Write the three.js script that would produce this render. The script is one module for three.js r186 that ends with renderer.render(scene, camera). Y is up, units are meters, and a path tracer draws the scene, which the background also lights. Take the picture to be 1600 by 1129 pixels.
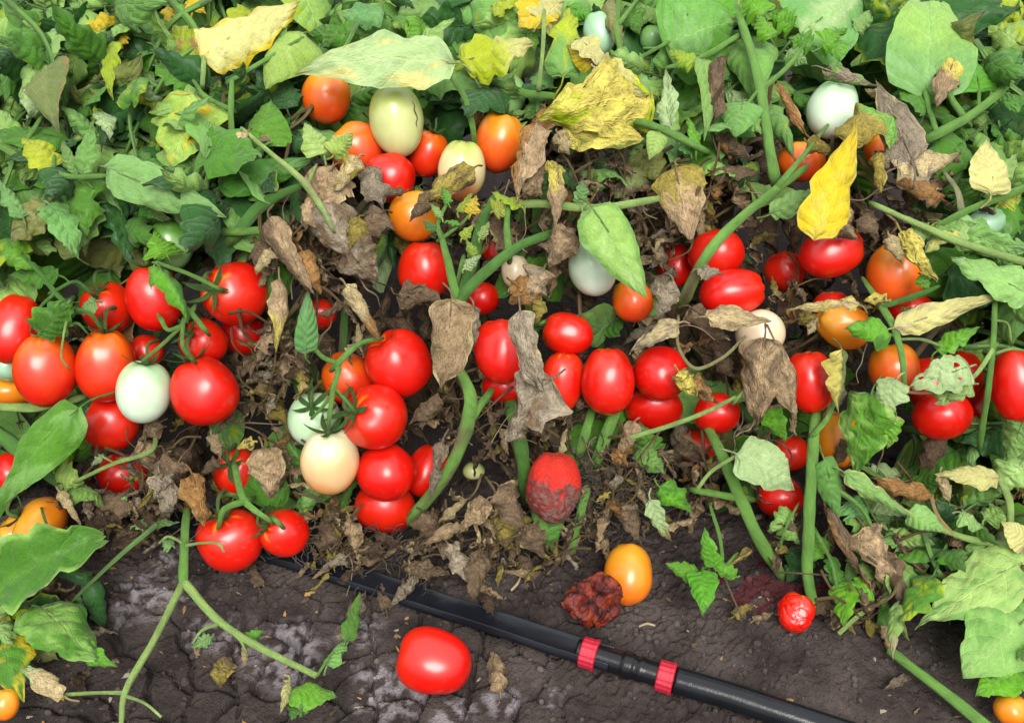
import * as THREE from 'three';
import { ImprovedNoise } from 'three/addons/math/ImprovedNoise.js';
import { mergeGeometries } from 'three/addons/utils/BufferGeometryUtils.js';

// ---------------------------------------------------------------- camera, sky, sun, exposure
const scene = new THREE.Scene();
const camera = new THREE.PerspectiveCamera(40, 1600 / 1129, 0.02, 200);
const PITCH = 40 * Math.PI / 180;
camera.position.set(0, 0.746, 0.674);
camera.lookAt(0, 0.746 - Math.sin(PITCH), 0.674 - Math.cos(PITCH));
camera.updateMatrixWorld();
const renderer = new THREE.WebGLRenderer({ antialias: true });
renderer.toneMapping = THREE.LinearToneMapping;
renderer.toneMappingExposure = 3.4;
renderer.shadowMap.enabled = true;

{ // bright overcast sky: zenith about three times the horizon, neutral with a slight blue
  const w = 64, h = 32, a = new Float32Array(w * h * 4);
  for (let j = 0; j < h; j++) for (let i = 0; i < w; i++) {
    const el = ((j + 0.5) / h - 0.5) * Math.PI, s = Math.max(0, Math.sin(el));
    const v = el > 0 ? 0.20 + 0.44 * s : 0.07;
    const k = (j * w + i) * 4;
    a[k] = v * 0.99; a[k + 1] = v * 1.0; a[k + 2] = v * 1.02; a[k + 3] = 1;
  }
  const t = new THREE.DataTexture(a, w, h, THREE.RGBAFormat, THREE.FloatType);
  t.mapping = THREE.EquirectangularReflectionMapping; t.magFilter = THREE.LinearFilter; t.minFilter = THREE.LinearFilter;
  t.needsUpdate = true;
  scene.background = t; scene.environment = t;
}
const sun = new THREE.DirectionalLight(new THREE.Color(1.0, 0.965, 0.91), 1.5);
sun.position.set(0.25, 2.3, 1.9);
sun.castShadow = true; sun.shadow.radius = 58; sun.shadow.mapSize.set(2048, 2048);
Object.assign(sun.shadow.camera, { left: -1.2, right: 1.2, top: 1.2, bottom: -1.2, near: 0.5, far: 6 });
sun.name = 'sun'; scene.add(sun); scene.add(sun.target);

// ---------------------------------------------------------------- helpers
const V = (x = 0, y = 0, z = 0) => new THREE.Vector3(x, y, z);
function rng(seed) { let s = seed >>> 0; return () => { s = (s + 0x6D2B79F5) | 0; let t = Math.imul(s ^ (s >>> 15), 1 | s); t = (t + Math.imul(t ^ (t >>> 7), 61 | t)) ^ t; return ((t ^ (t >>> 14)) >>> 0) / 4294967296; }; }
const perlin = new ImprovedNoise();
const N3 = (x, y, z = 0.37) => perlin.noise(x + 100.13, y + 57.7, z + 31.9);
const fbm = (x, y, z, o = 4) => { let s = 0, a = 0.5, f = 1; for (let i = 0; i < o; i++) { s += a * N3(x * f, y * f, z * f + i * 7.3); a *= 0.5; f *= 2.03; } return s; };
const sm = (a, b, x) => { const t = Math.min(1, Math.max(0, (x - a) / (b - a))); return t * t * (3 - 2 * t); };
const lerp = (a, b, t) => a + (b - a) * t;
const mixc = (a, b, t) => [lerp(a[0], b[0], t), lerp(a[1], b[1], t), lerp(a[2], b[2], t)];
const hex = (h, k = 1) => { const c = new THREE.Color(h); return [c.r * k, c.g * k, c.b * k]; };
const taken = {};
function numbered(n) { const k = taken[n] = (taken[n] ?? -1) + 1; return k ? n + '_' + String(k).padStart(3, '0') : n; }
function shade(m) { m.castShadow = true; m.receiveShadow = true; return m; }
function tag(o, label, category, group, kind) { if (label) o.userData.label = label; if (category) o.userData.category = category; if (group) o.userData.group = group; if (kind) o.userData.kind = kind; return o; }

// The camera's picture is 1600 x 1129. The face of the plant row is a real surface in metres (a profile in z and y that runs
// along x); at() finds the place on that face that a picture point shows, d metres out of the row towards the viewer.
const CAM = camera.position.clone(), IMG_W = 1600, IMG_H = 1129, FOC = (IMG_H / 2) / Math.tan(20 * Math.PI / 180);
const BX = V().setFromMatrixColumn(camera.matrixWorld, 0), BY = V().setFromMatrixColumn(camera.matrixWorld, 1), BZ = V().setFromMatrixColumn(camera.matrixWorld, 2);
const ray = (px, py) => V().addScaledVector(BX, (px - IMG_W / 2) / FOC).addScaledVector(BY, -(py - IMG_H / 2) / FOC).addScaledVector(BZ, -1).normalize();
const PROFILE = [[3, 0], [0.10, 0], [0.055, 0.06], [0.0, 0.175], [-0.06, 0.255], [-0.16, 0.33], [-0.30, 0.39], [-0.7, 0.45], [-3, 0.5]];
function hit(px, py) {
  const r = ray(px, py);
  for (let i = 0; i + 1 < PROFILE.length; i++) {
    const [z0, y0] = PROFILE[i], [z1, y1] = PROFILE[i + 1], nz = y1 - y0, ny = -(z1 - z0);
    const den = nz * r.z + ny * r.y; if (Math.abs(den) < 1e-9) continue;
    const s = (nz * (z0 - CAM.z) + ny * (y0 - CAM.y)) / den; if (s <= 0) continue;
    const y = CAM.y + s * r.y, z = CAM.z + s * r.z;
    const q = ((z - z0) * (z1 - z0) + (y - y0) * (y1 - y0)) / ((z1 - z0) ** 2 + (y1 - y0) ** 2);
    if (q >= -1e-6 && q <= 1 + 1e-6) return { s, r };
  }
  return { s: 2.2, r };
}
function at(px, py, d = 0) { const { s, r } = hit(px, py); return CAM.clone().addScaledVector(r, s - d); }
function onGround(px, py, h = 0) { const r = ray(px, py); return CAM.clone().addScaledVector(r, (h - CAM.y) / r.y); }
const pxm = (p) => V().copy(p).sub(CAM).dot(BZ) * -1 / FOC;      // metres per picture point at a place

// ---------------------------------------------------------------- textures
function dataTex(size, fn, srgb, rep) {
  const a = new Uint8Array(size * size * 4);
  for (let j = 0; j < size; j++) for (let i = 0; i < size; i++) {
    const c = fn((i + 0.5) / size, (j + 0.5) / size), k = (j * size + i) * 4;
    for (let q = 0; q < 3; q++) a[k + q] = Math.max(0, Math.min(255, Math.round(255 * (c.length ? c[q] : c))));
    a[k + 3] = 255;
  }
  const t = new THREE.DataTexture(a, size, size); t.magFilter = THREE.LinearFilter; t.minFilter = THREE.LinearFilter;
  if (srgb) t.colorSpace = THREE.SRGBColorSpace;
  if (rep) t.wrapS = t.wrapT = THREE.RepeatWrapping;
  t.needsUpdate = true; return t;
}
// leaf venation: 1 on a vein, 0 between
function veins(u, v) {
  const s = Math.abs(u * 2 - 1), mid = Math.exp(-((s / 0.022) ** 2));
  const wob = 0.02 * N3(u * 5, v * 5, 3);
  const q = (v - 0.24 * Math.pow(s, 1.15) + wob + (u > 0.5 ? 0.04 : 0)) * 7.2, f = Math.abs(q - Math.round(q));
  const lat = Math.exp(-((f / 0.045) ** 2)) * sm(1.02, 0.75, s);
  const q2 = (s + 0.4 * (v - 0.24 * s)) * 6 + 0.6 * N3(u * 9, v * 9, 8), f2 = Math.abs(q2 - Math.round(q2));
  const fine = Math.exp(-((f2 / 0.07) ** 2)) * 0.4;
  return { v: Math.min(1, mid + 0.8 * lat + fine * 0.6), f, mid, lat };
}
const leafMap = dataTex(512, (u, v) => {
  const q = veins(u, v), n = fbm(u * 22, v * 22, 1, 3), n2 = N3(u * 70, v * 70, 2);
  const b = 0.89 + 0.12 * n + 0.04 * n2;
  return [b + 0.10 * q.v, b + 0.09 * q.v, b + 0.08 * q.v];
}, true);
const leafBump = dataTex(512, (u, v) => {
  const q = veins(u, v);
  return 0.55 + 0.22 * Math.cos(q.f * 6.283 * 1.0 + Math.PI) - 0.24 * q.v + 0.12 * N3(u * 40, v * 40, 5) + 0.06 * N3(u * 90, v * 90, 9);
});
const dryMap = dataTex(512, (u, v) => {
  const q = veins(u, v), n = fbm(u * 9, v * 9, 4, 4), sp = sm(0.22, 0.34, N3(u * 26, v * 26, 12)), n2 = N3(u * 95, v * 95, 3);
  const b = 0.88 + 0.26 * n + 0.08 * n2 + 0.1 * q.v - 0.10 * sp;
  return [b, b * 0.985, b * 0.96];
}, true);
const dryBump = dataTex(512, (u, v) => {
  const q = veins(u, v), r = 1 - Math.abs(fbm(u * 12, v * 9, 6, 4)) * 2.6, r2 = 1 - Math.abs(N3(u * 36, v * 24, 2)) * 2;
  return 0.35 + 0.25 * r + 0.18 * r2 + 0.2 * q.v;
});
const grain = dataTex(512, (u, v) => { // seamless grain from periodic lattice noise
  const P = (f, s) => { const x = u * f, y = v * f, i = Math.floor(x), j = Math.floor(y), a = x - i, b = y - j, h = (p, q) => { let n = Math.imul(((p % f) + f) % f + 1, 374761393) ^ Math.imul(((q % f) + f) % f + 1, 668265263) ^ s; n = Math.imul(n ^ (n >>> 13), 1274126177); return ((n ^ (n >>> 16)) >>> 0) / 4294967296; }; const ua = a * a * (3 - 2 * a), ub = b * b * (3 - 2 * b); return lerp(lerp(h(i, j), h(i + 1, j), ua), lerp(h(i, j + 1), h(i + 1, j + 1), ua), ub); };
  return 0.3 * P(16, 1) + 0.25 * P(40, 2) + 0.25 * P(96, 3) + 0.2 * P(220, 4);
}, false, true);
const stemBump = grain.clone(); stemBump.repeat.set(3, 1); stemBump.needsUpdate = true;

// ---------------------------------------------------------------- materials
const M = {
  leaf: new THREE.MeshPhysicalMaterial({ vertexColors: true, map: leafMap, bumpMap: leafBump, bumpScale: 0.0024, roughness: 1, clearcoat: 0.24, clearcoatRoughness: 0.34, specularIntensity: 0.4, transmission: 0.24, thickness: 0, side: THREE.DoubleSide }),
  dry: new THREE.MeshPhysicalMaterial({ specularIntensity: 0.35, vertexColors: true, map: dryMap, bumpMap: dryBump, bumpScale: 0.0026, roughness: 0.85, side: THREE.DoubleSide }),
  stem: new THREE.MeshStandardMaterial({ vertexColors: true, bumpMap: stemBump, bumpScale: 0.0022, roughness: 0.6 }),
  twig: new THREE.MeshStandardMaterial({ vertexColors: true, bumpMap: stemBump, bumpScale: 0.001, roughness: 0.95 }),
  fruit: new THREE.MeshPhysicalMaterial({ vertexColors: true, roughness: 0.32, clearcoat: 0.16, clearcoatRoughness: 0.18 }),
  mould: new THREE.MeshPhysicalMaterial({ vertexColors: true, roughness: 0.62, bumpMap: grain, bumpScale: 0.0016 }),
};
M.leaf.name = 'leaf'; M.dry.name = 'withered_leaf'; M.stem.name = 'green_stem'; M.twig.name = 'dry_twig'; M.fruit.name = 'tomato_skin'; M.mould.name = 'rotten_skin';

// ---------------------------------------------------------------- geometry builders
function finish(pos, uv, col, idx) {
  const g = new THREE.BufferGeometry();
  g.setAttribute('position', new THREE.Float32BufferAttribute(pos, 3));
  g.setAttribute('uv', new THREE.Float32BufferAttribute(uv, 2));
  g.setAttribute('color', new THREE.Float32BufferAttribute(col, 3));
  g.setIndex(idx); g.computeVertexNormals(); return g;
}
// A tapering tube through points, with a little unevenness.
function tube(points, radii, { sides = 8, per = 6, color = [0.2, 0.35, 0.1], color2 = null, wob = 0.08, seed = 1, flat = 1 } = {}) {
  const curve = new THREE.CatmullRomCurve3(points, false, 'centripetal'), n = Math.max(3, (points.length - 1) * per);
  const pos = [], uv = [], col = [], idx = []; let prev = V(0, 0, 1), len = curve.getLength();
  for (let i = 0; i <= n; i++) {
    const t = i / n, p = curve.getPoint(t), tg = curve.getTangent(t).normalize();
    const k = t * (radii.length - 1), a = Math.floor(k), r0 = lerp(radii[a], radii[Math.min(a + 1, radii.length - 1)], k - a);
    const nx = prev.clone().addScaledVector(tg, -prev.dot(tg)); if (nx.lengthSq() < 1e-8) nx.set(1, 0, 0).addScaledVector(tg, -tg.x); nx.normalize(); prev = nx;
    const bx = V().crossVectors(tg, nx);
    for (let j = 0; j <= sides; j++) {
      const th = (j % sides) / sides * 6.28319, rr = r0 * (1 + wob * 1.3 * N3(Math.cos(th) + seed * 3.1, Math.sin(th), t * len * 60) + wob * 0.9 * N3(seed * 9.1, 4, t * len * 26) + (sides > 7 ? 0.045 * Math.cos(th * 5 + seed) : 0));
      const q = p.clone().addScaledVector(nx, Math.cos(th) * rr).addScaledVector(bx, Math.sin(th) * rr * flat);
      pos.push(q.x, q.y, q.z); uv.push(j / sides, t * len * 12);
      const m = 1 + 0.3 * N3(q.x * 70 + seed, q.y * 70, q.z * 70) + 0.3 * N3(q.x * 260, q.y * 260 + seed, q.z * 260);
      let c = color; if (color2) c = mixc(color, color2, sm(0.0, 0.5, N3(t * len * 24 + seed * 5, th * 0.5, seed) + (t - 0.5) * 0.35));
      col.push(c[0] * m, c[1] * m, c[2] * m);
    }
    if (i) for (let j = 0; j < sides; j++) { const b = i * (sides + 1) + j, a2 = b - sides - 1; idx.push(a2, a2 + 1, b, a2 + 1, b + 1, b); }
  }
  for (const e of [0, n]) { const p = curve.getPoint(e / n), c0 = pos.length / 3, b = e * (sides + 1); pos.push(p.x, p.y, p.z); uv.push(0.5, 0); col.push(col[b * 3] * 0.9, col[b * 3 + 1] * 0.9, col[b * 3 + 2] * 0.8); for (let j = 0; j < sides; j++) e ? idx.push(c0, b + j, b + j + 1) : idx.push(c0, b + j + 1, b + j); }
  return finish(pos, uv, col, idx);
}
// A leaflet: base at the origin, tip on +y, upper face on +z. L length, W half width.
function leafGeo(o) {
  const { L, W, nu = 20, nv = 10, arch = 0.08, fold = 0.15, roll = 0.5, rip = 0.06, lobe = 0.1, lobeN = 4, crump = 0, seed = 1, c1, c2 = null, mode = 'patch', amt = 0.5, twist = 0, base = 0.55, point = 0.98, rag = 0, holes = 0, dry = false, pet = 0.18, petW = 0.03, bend = 0 } = o;
  const pos = [], uv = [], col = [], idx = [], S = seed * 13.37, R = rng(seed * 7919 + 11), ph = R() * 6, ph2 = R() * 6;
  const vein = mixc(c1, [c1[0] * 1.4 + 0.05, c1[1] * 1.25 + 0.05, c1[2] * 1.3 + 0.03], dry ? 0.2 : 0.6);
  for (let i = 0; i <= nu; i++) {
    const t = i / nu;
    let w = Math.pow(Math.sin(Math.PI * Math.pow(t, 0.62) * 0.985 + 0.03), point) * (t < 0.12 ? Math.pow(sm(-0.03, 0.14, t), base) : 1);
    w = Math.max(w, 0.012);
    const tw = twist * (t - 0.3), rl = roll * (1 + 0.5 * N3(t * 2.6, S, 4)) * (dry ? 1 + 0.6 * N3(t * 4.5, S, 7) : 1);
    const bz = L * (arch * 4 * t * (1 - t) + bend * t * t * (1 - t) * 4), by = t * L;
    for (let j = 0; j <= nv; j++) {
      const q = j / nv * 2 - 1, s = Math.sign(q) * Math.pow(Math.abs(q), 0.85), sd = q < 0 ? 0 : 1;
      const tooth = Math.abs(((t * lobeN + ph + sd * 0.43) % 1) - 0.35) * 2;
      let ww = W * w * (1 + lobe * (0.5 - tooth) * 1.6 * sm(0.02, 0.2, t) + rag * N3(t * 9, S + sd * 9, 2));
      const ax = s * ww, ang = rl * s, Rr = Math.abs(rl) > 0.02 ? ww / rl : 0;
      let x = Rr ? Math.sin(ang) * Rr : ax, z = Rr ? -(1 - Math.cos(ang)) * Rr : 0;
      z += fold * Math.abs(x);
      z += rip * W * s * s * Math.sin(t * 11 + ph + sd * 2.3 + 0.8 * N3(t * 5, S, sd)) * (0.4 + 0.6 * w);
      let y = by - 0.10 * L * Math.abs(s) * w * (1 - t) + 0.04 * L * N3(s * 1.5, t * 3, S) + (dry ? 0.07 * L * N3(s * 2.5, t * 5, S + 3) : 0);
      const lat = Math.cos((t - 0.22 * Math.abs(s)) * 6.283 * 7.2) * 0.022 * W * (1 - Math.abs(s) * 0.4) * (dry ? 0.5 : 1); z += lat * sm(0.03, 0.2, Math.abs(s));
      if (crump) {
        const f = 1.9 / W, e = N3(x * f + S, y * f, S), e2 = N3(x * f * 2.3, y * f * 2.1 + S, 5), e3 = N3(x * f, y * f * 1.2, S + 40);
        z += crump * W * (1.5 * e + 0.9 * (0.5 - Math.abs(e2) * 2) + 0.35 * N3(x * f * 5, y * f * 5, S));
        x += crump * W * 0.7 * e3; y += crump * W * 0.5 * e2;
      }
      const cs = Math.cos(tw), sn = Math.sin(tw), X = x * cs - z * sn, Z = x * sn + z * cs + bz;
      pos.push(X, y, Z); uv.push(s * 0.47 + 0.5, t);
      const mot = 1 + 0.22 * fbm(x * 55 + S, y * 55, S, 3) + 0.10 * N3(t * 2, s * 2, S);
      let c = c1;
      if (c2) {
        const nz = 0.55 * fbm(s * 1.6 + S, t * 3.6, S * 0.3, 3) * 2;
        let m = 0;
        if (mode === 'edge') m = sm(1.0 - amt * 0.8, 1.25 - amt * 0.8, Math.max(Math.abs(s), Math.abs(t * 2 - 1) * 0.9) + nz * 0.5);
        else if (mode === 'tip') m = sm(1 - amt - 0.12, 1 - amt + 0.14, t + nz * 0.35);
        else if (mode === 'base') m = sm(1 - amt - 0.12, 1 - amt + 0.14, 1 - t + nz * 0.35);
        else if (mode === 'mid') m = sm(1 - amt - 0.1, 1 - amt + 0.25, 1 - Math.abs(s) + nz * 0.4);
        else if (mode === 'half') m = sm(-0.1, 0.15, s + nz * 0.5 + (amt - 0.5));
        else m = sm(0.16 - amt * 0.4, 0.36 - amt * 0.4, nz);
        c = mixc(c1, c2, m);
      }
      c = mixc(c, vein, 0.55 * Math.exp(-((s / 0.07) ** 2)));
      col.push(c[0] * mot, c[1] * mot, c[2] * mot);
    }
    if (i) for (let j = 0; j < nv; j++) {
      const b = i * (nv + 1) + j, a = b - nv - 1;
      if (holes && N3(j / nv * 4 + S, i / nu * 6, S * 1.7) > 0.42 - holes * 0.3) continue;
      idx.push(a, a + 1, b, a + 1, b + 1, b);
    }
  }
  const g = finish(pos, uv, col, idx);
  if (!pet) return g;
  // the stalk of the leaflet runs on from the midrib, back and down into the plant
  const pl = L * pet, r = Math.max(0.0009, W * petW);
  const tb = tube([V(0, L * 0.3, L * arch * 0.84 - r * 0.6), V(0, L * 0.1, L * arch * 0.36 - r * 0.7), V(0, -pl * 0.4, -pl * 0.25), V((R() - 0.5) * pl, -pl * 0.9, -pl * 1.1)], [r * 0.5, r * 0.9, r, r * 1.15], { sides: 5, per: 3, color: vein, seed });
  return mergeGeometries([g, tb]);
}

// ---------------------------------------------------------------- soil
const crustSpots = [[235, 930, 62], [440, 1020, 80], [610, 1080, 70], [560, 990, 40], [790, 1095, 34], [330, 990, 45], [862, 1088, 18], [705, 1108, 40], [260, 870, 34]].map(([x, y, r]) => { const p = onGround(x, y); return [p.x, p.z, r * 0.00057]; });
function voro(x, z, cell, seed) {
  const X = x / cell, Z = z / cell, i = Math.floor(X), j = Math.floor(Z); let f1 = 9, f2 = 9, id = 0;
  for (let a = -1; a <= 1; a++) for (let b = -1; b <= 1; b++) {
    const p = i + a, q = j + b; let n = Math.imul(p + 911, 374761393) ^ Math.imul(q + 577, 668265263) ^ (seed * 7919); n = Math.imul(n ^ (n >>> 13), 1274126177); n ^= n >>> 16;
    const u = ((n & 0xffff) / 65536), v = (((n >>> 16) & 0xffff) / 65536), d = Math.hypot(p + u - X, q + v - Z);
    if (d < f1) { f2 = f1; f1 = d; id = u; } else if (d < f2) f2 = d;
  }
  return { e: f2 - f1, f1, id };
}
const crackMask = (x, z) => sm(0.60, 0.56, Math.abs(x)) * sm(0.34, 0.32, z) * sm(0.105, 0.15, z + 0.03 * N3(x * 9, z * 9, 2)) * sm(0.10, 0.0, x + 0.05 * N3(x * 11, z * 11, 6)) ;
function soilH(x, z, detail = 1) {
  const inn = sm(0.75, 0.6, Math.abs(x)) * sm(-0.12, -0.04, z) * sm(0.42, 0.36, z);
  let h = 0.013 * fbm(x * 6, z * 8, 1.5, 2) * inn;
  if (!detail || inn <= 0) return h;
  const wx = x + 0.010 * N3(x * 34, z * 34, 3), wz = z + 0.010 * N3(x * 40, z * 40, 9);
  const cm = crackMask(x, z), v = voro(wx * (1 + 0.25 * N3(x * 5, z * 5, 8)), wz, 0.036, 3), v2 = voro(wx, wz, 0.017, 8);
  h -= cm * (0.010 * (1 - sm(0.01, 0.085, v.e)) + 0.0022 * (1 - sm(0.0, 0.08, v2.e)) * sm(-0.1, 0.15, N3(x * 22, z * 22, 4)));
  h += cm * 0.0012 * (v.id - 0.5);
  const rough = 1 - cm * 0.8, smooth = sm(0.12, 0.3, x) * sm(0.02, 0.08, z) ;
  h += rough * (1 - 0.55 * smooth) * (0.0042 * (0.5 - Math.abs(N3(x * 55, z * 55, 1)) * 1.6) + 0.0026 * (0.5 - Math.abs(N3(x * 130, z * 130, 2)) * 1.6) + 0.0026 * N3(x * 240, z * 240, 3));
  const lump = voro(wx * 1.0, wz, 0.021, 21); h += rough * (1 - 0.7 * smooth) * 0.004 * sm(0.55, 0.0, lump.f1) * sm(0.35, 0.8, lump.id);
  h += 0.0011 * (1 - 0.6 * cm) * N3(x * 400, z * 400, 5);
  return h * (0.2 + 0.8 * inn);
}
function soilC(x, z) {
  const n = fbm(x * 20, z * 20, 5, 4), n2 = N3(x * 160, z * 160, 7), n3 = N3(x * 420, z * 420, 3);
  let c = mixc([0.022, 0.0168, 0.015], [0.054, 0.0425, 0.038], sm(-0.35, 0.4, n));
  let k = 1 + 0.22 * n2 + 0.25 * n3; c = [c[0] * k, c[1] * k, c[2] * k];
  const red = sm(0.2, 0.0, Math.hypot((x - stain.x) / 0.055, (z - stain.z) / 0.03) - 0.55 + 0.9 * N3(x * 60, z * 60, 15)); c = mixc(c, [0.06, 0.008, 0.011], red * 0.7);
  let m = 0; for (const [cx, cz, r] of crustSpots) m = Math.max(m, sm(1.25, 0.35, Math.hypot(x - cx, (z - cz) * 1.2) / r + 1.0 * fbm(x * 40, z * 40, 11, 3)));
  m *= sm(-0.25, 0.25, N3(x * 95, z * 95, 13) + 0.5 * N3(x * 260, z * 260, 17));
  return mixc(c, [0.23, 0.205, 0.215], m * 0.6);
}
const stain = onGround(1200, 925);
{
  const dense = (a, b, s) => { const o = []; for (let v = a; v < b + s / 2; v += s) o.push(v); return o; };
  const xs = [-60, -20, -7, -3, ...dense(-1.6, -0.61, 0.018), ...dense(-0.60, 0.60, 0.0017), ...dense(0.61, 1.6, 0.018), 3, 7, 20, 60];
  const zs = [-60, -20, -7, -3, -1.5, -0.8, -0.45, -0.28, -0.18, -0.12, ...dense(-0.06, 0.34, 0.0017), ...dense(0.35, 1.0, 0.018), 1.6, 4, 14, 60];
  const pos = [], uv = [], col = [], idx = [], nx = xs.length;
  for (let j = 0; j < zs.length; j++) for (let i = 0; i < nx; i++) {
    const x = xs[i], z = zs[j]; pos.push(x, soilH(x, z), z); uv.push(x * 7, z * 7); const c = soilC(x, z); col.push(...c);
    if (i && j) { const b = j * nx + i; idx.push(b - nx - 1, b - 1, b - nx, b - 1, b, b - nx); }
  }
  const g = finish(pos, uv, col, idx);
  const m = new THREE.MeshPhysicalMaterial({ vertexColors: true, roughness: 0.95, bumpMap: grain, bumpScale: 0.0034, specularIntensity: 0.25 }); m.name = 'soil';
  const o = shade(new THREE.Mesh(g, m)); o.name = 'soil_ground'; o.userData.kind = 'structure'; o.userData.label = 'dark cracked soil with pale salty crust'; scene.add(o);
}
const lift = (p, h = 0) => V(p.x, soilH(p.x, p.z) + h, p.z);

// ---------------------------------------------------------------- drip line
function sweep(points, n, prof, color) {
  const curve = new THREE.CatmullRomCurve3(points, false, 'centripetal'), pos = [], uv = [], col = [], idx = []; const m = prof(0).length;
  for (let i = 0; i <= n; i++) {
    const t = i / n, p = curve.getPoint(t), tg = curve.getTangent(t), side = V().crossVectors(V(0, 1, 0), tg).normalize(), up = V().crossVectors(tg, side), pr = prof(t);
    for (let j = 0; j <= m; j++) { const [a, b] = pr[j % m], q = p.clone().addScaledVector(side, a).addScaledVector(up, b); pos.push(q.x, q.y, q.z); uv.push(j / m, t * 4); const k = 1 + 0.3 * N3(q.x * 60, q.y * 60, q.z * 60); col.push(color[0] * k, color[1] * k, color[2] * k); }
    if (i) for (let j = 0; j < m; j++) { const b = i * (m + 1) + j, a = b - m - 1; idx.push(a, a + 1, b, a + 1, b + 1, b); }
  }
  for (const e of [0, n]) { const c = curve.getPoint(e / n), k = pos.length / 3, b = e * (m + 1); pos.push(c.x, c.y, c.z); uv.push(0, 0); col.push(...color); for (let j = 0; j < m; j++) e ? idx.push(k, b + j, b + j + 1) : idx.push(k, b + j + 1, b + j); }
  return finish(pos, uv, col, idx);
}
{
  const hose = new THREE.Group(); hose.name = 'drip_hose'; scene.add(hose);
  tag(hose, 'black drip irrigation hose with two red coupling rings lying on the soil', 'hose');
  const blackP = new THREE.MeshPhysicalMaterial({ vertexColors: true, roughness: 0.2, specularIntensity: 0.55, bumpMap: grain, bumpScale: 0.00012 }); blackP.name = 'black_plastic';
  const redP = new THREE.MeshPhysicalMaterial({ color: new THREE.Color(0.38, 0.012, 0.03), roughness: 0.42, bumpMap: grain, bumpScale: 0.0003 }); redP.name = 'red_plastic';
  const P = (x, y, h) => onGround(x, y, h);
  const add = (name, g, m) => { const o = shade(new THREE.Mesh(g, m)); o.name = name; hose.add(o); return o; };
  // flattened tape with two raised edges
  const flatP = (t) => { const k = 1 + 0.03 * N3(t * 14, 2, 3), y = 0.001 * N3(t * 9, 5, 1); return [[12.6, 0], [11.6, 2.6], [9.6, 5.2], [9.0, 5.75], [8.5, 5.7], [8.0, 5.1], [4, 4.6], [0, 4.4], [-4, 4.6], [-8.0, 5.1], [-8.5, 5.7], [-9.0, 5.75], [-9.6, 5.2], [-11.6, 2.6], [-12.6, 0], [-10, -4], [0, -5.5], [10, -4]].map(([a, b]) => [a * 0.00098 * k, b * 0.00108 + y]); };
  add('flat_hose', sweep([P(150, 778, 0.006), P(300, 822, 0.006), P(455, 872, 0.0075), P(620, 924, 0.0078), P(770, 972, 0.008), P(905, 1016, 0.011), P(955, 1031, 0.0112)], 160, flatP, [0.007, 0.008, 0.011]), blackP);
  const circ = (r, m = 24, ribs = 0) => Array.from({ length: m }, (_, j) => { const a = -j / m * 6.28319, rr = ribs ? r * (1 + 0.022 * (j % 4 < 2 ? 1 : -1)) : r; return [Math.cos(a) * rr, Math.sin(a) * rr]; }).reverse();
  const c0 = P(905, 1016, 0.0112), c1 = P(1062, 1064, 0.0112), along = (t) => c0.clone().lerp(c1, t);
  add('coupling', sweep([along(-0.02), along(1.02)], 60, (t) => circ(0.0100 + 0.0016 * (Math.abs(t - 0.5) < 0.05 ? 1 : 0) + 0.0009 * (Math.abs(t - 0.62) < 0.03 ? 1 : 0)), [0.006, 0.006, 0.007]), blackP);
  for (const k of [0.1, 0.865]) {
    const ring = add('coupling_ring', sweep([along(k - 0.082), along(k + 0.082)], 12, (t) => circ(0.0128 - 0.0012 * (t < 0.06 || t > 0.94 ? 1 : 0) + 0.0006 * (t > 0.75 ? 1 : 0), 64, 1), [1, 1, 1]), redP);
    ring.userData.label = 'ribbed red ring';
  }
  add('round_hose', sweep([along(0.95), P(1144, 1088, 0.0112), P(1180, 1100, 0.0112), P(1311, 1143, 0.0110), P(1500, 1206, 0.0110), P(1800, 1306, 0.0110)], 90, () => circ(0.0112, 72).map(([a, b], j, l) => { const th = Math.atan2(b, a), k = 1 + 0.05 * Math.exp(-(((th - 1.25) / 0.055) ** 2)); return [a * k, b * k]; }), [0.006, 0.007, 0.009]), blackP);
}

// ---------------------------------------------------------------- tomatoes
// skin colours are the fruit's ripeness: stem end, middle, blossom end, and the blush patches between them
const F = 0.7;
const SKIN = {
  R: { a: hex('#dd2208', F), b: hex('#e01205', F), c: hex('#da0f05', F) },
  O: { a: hex('#e8620f', F), b: hex('#e43410', F), c: hex('#de1d0c', F) },
  A: { a: hex('#eaa029', F), b: hex('#ec8a18', F), c: hex('#e8741a', F) },
  Q: { a: hex('#e8941e', F), b: hex('#ea6414', F), c: hex('#e4481a', F) },
  P: { a: hex('#dbdcae', F), b: hex('#efc48c', F), c: hex('#eda260', F) },
  H: { a: hex('#b6bf62', F), b: hex('#e2cf9a', F), c: hex('#e58a54', F) },
  W: { a: hex('#b4d8a6', F), b: hex('#cfe6c6', F), c: hex('#dcebd2', F) },
  C: { a: hex('#e4d6b0', F), b: hex('#ecd9b6', F), c: hex('#ecd2aa', F) },
  Y: { a: hex('#a9b95a', F), b: hex('#c6cd85', F), c: hex('#d2d191', F) },
  G: { a: hex('#5f9436', F), b: hex('#86b56a', F), c: hex('#7fae6c', F) },
  L: { a: hex('#8fbd8a', F), b: hex('#a9cfae', F), c: hex('#a5cca4', F) },
};
const STEMC = hex('#7ba04c', 0.55), CALYX = hex('#4c8030', 0.55);
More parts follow.
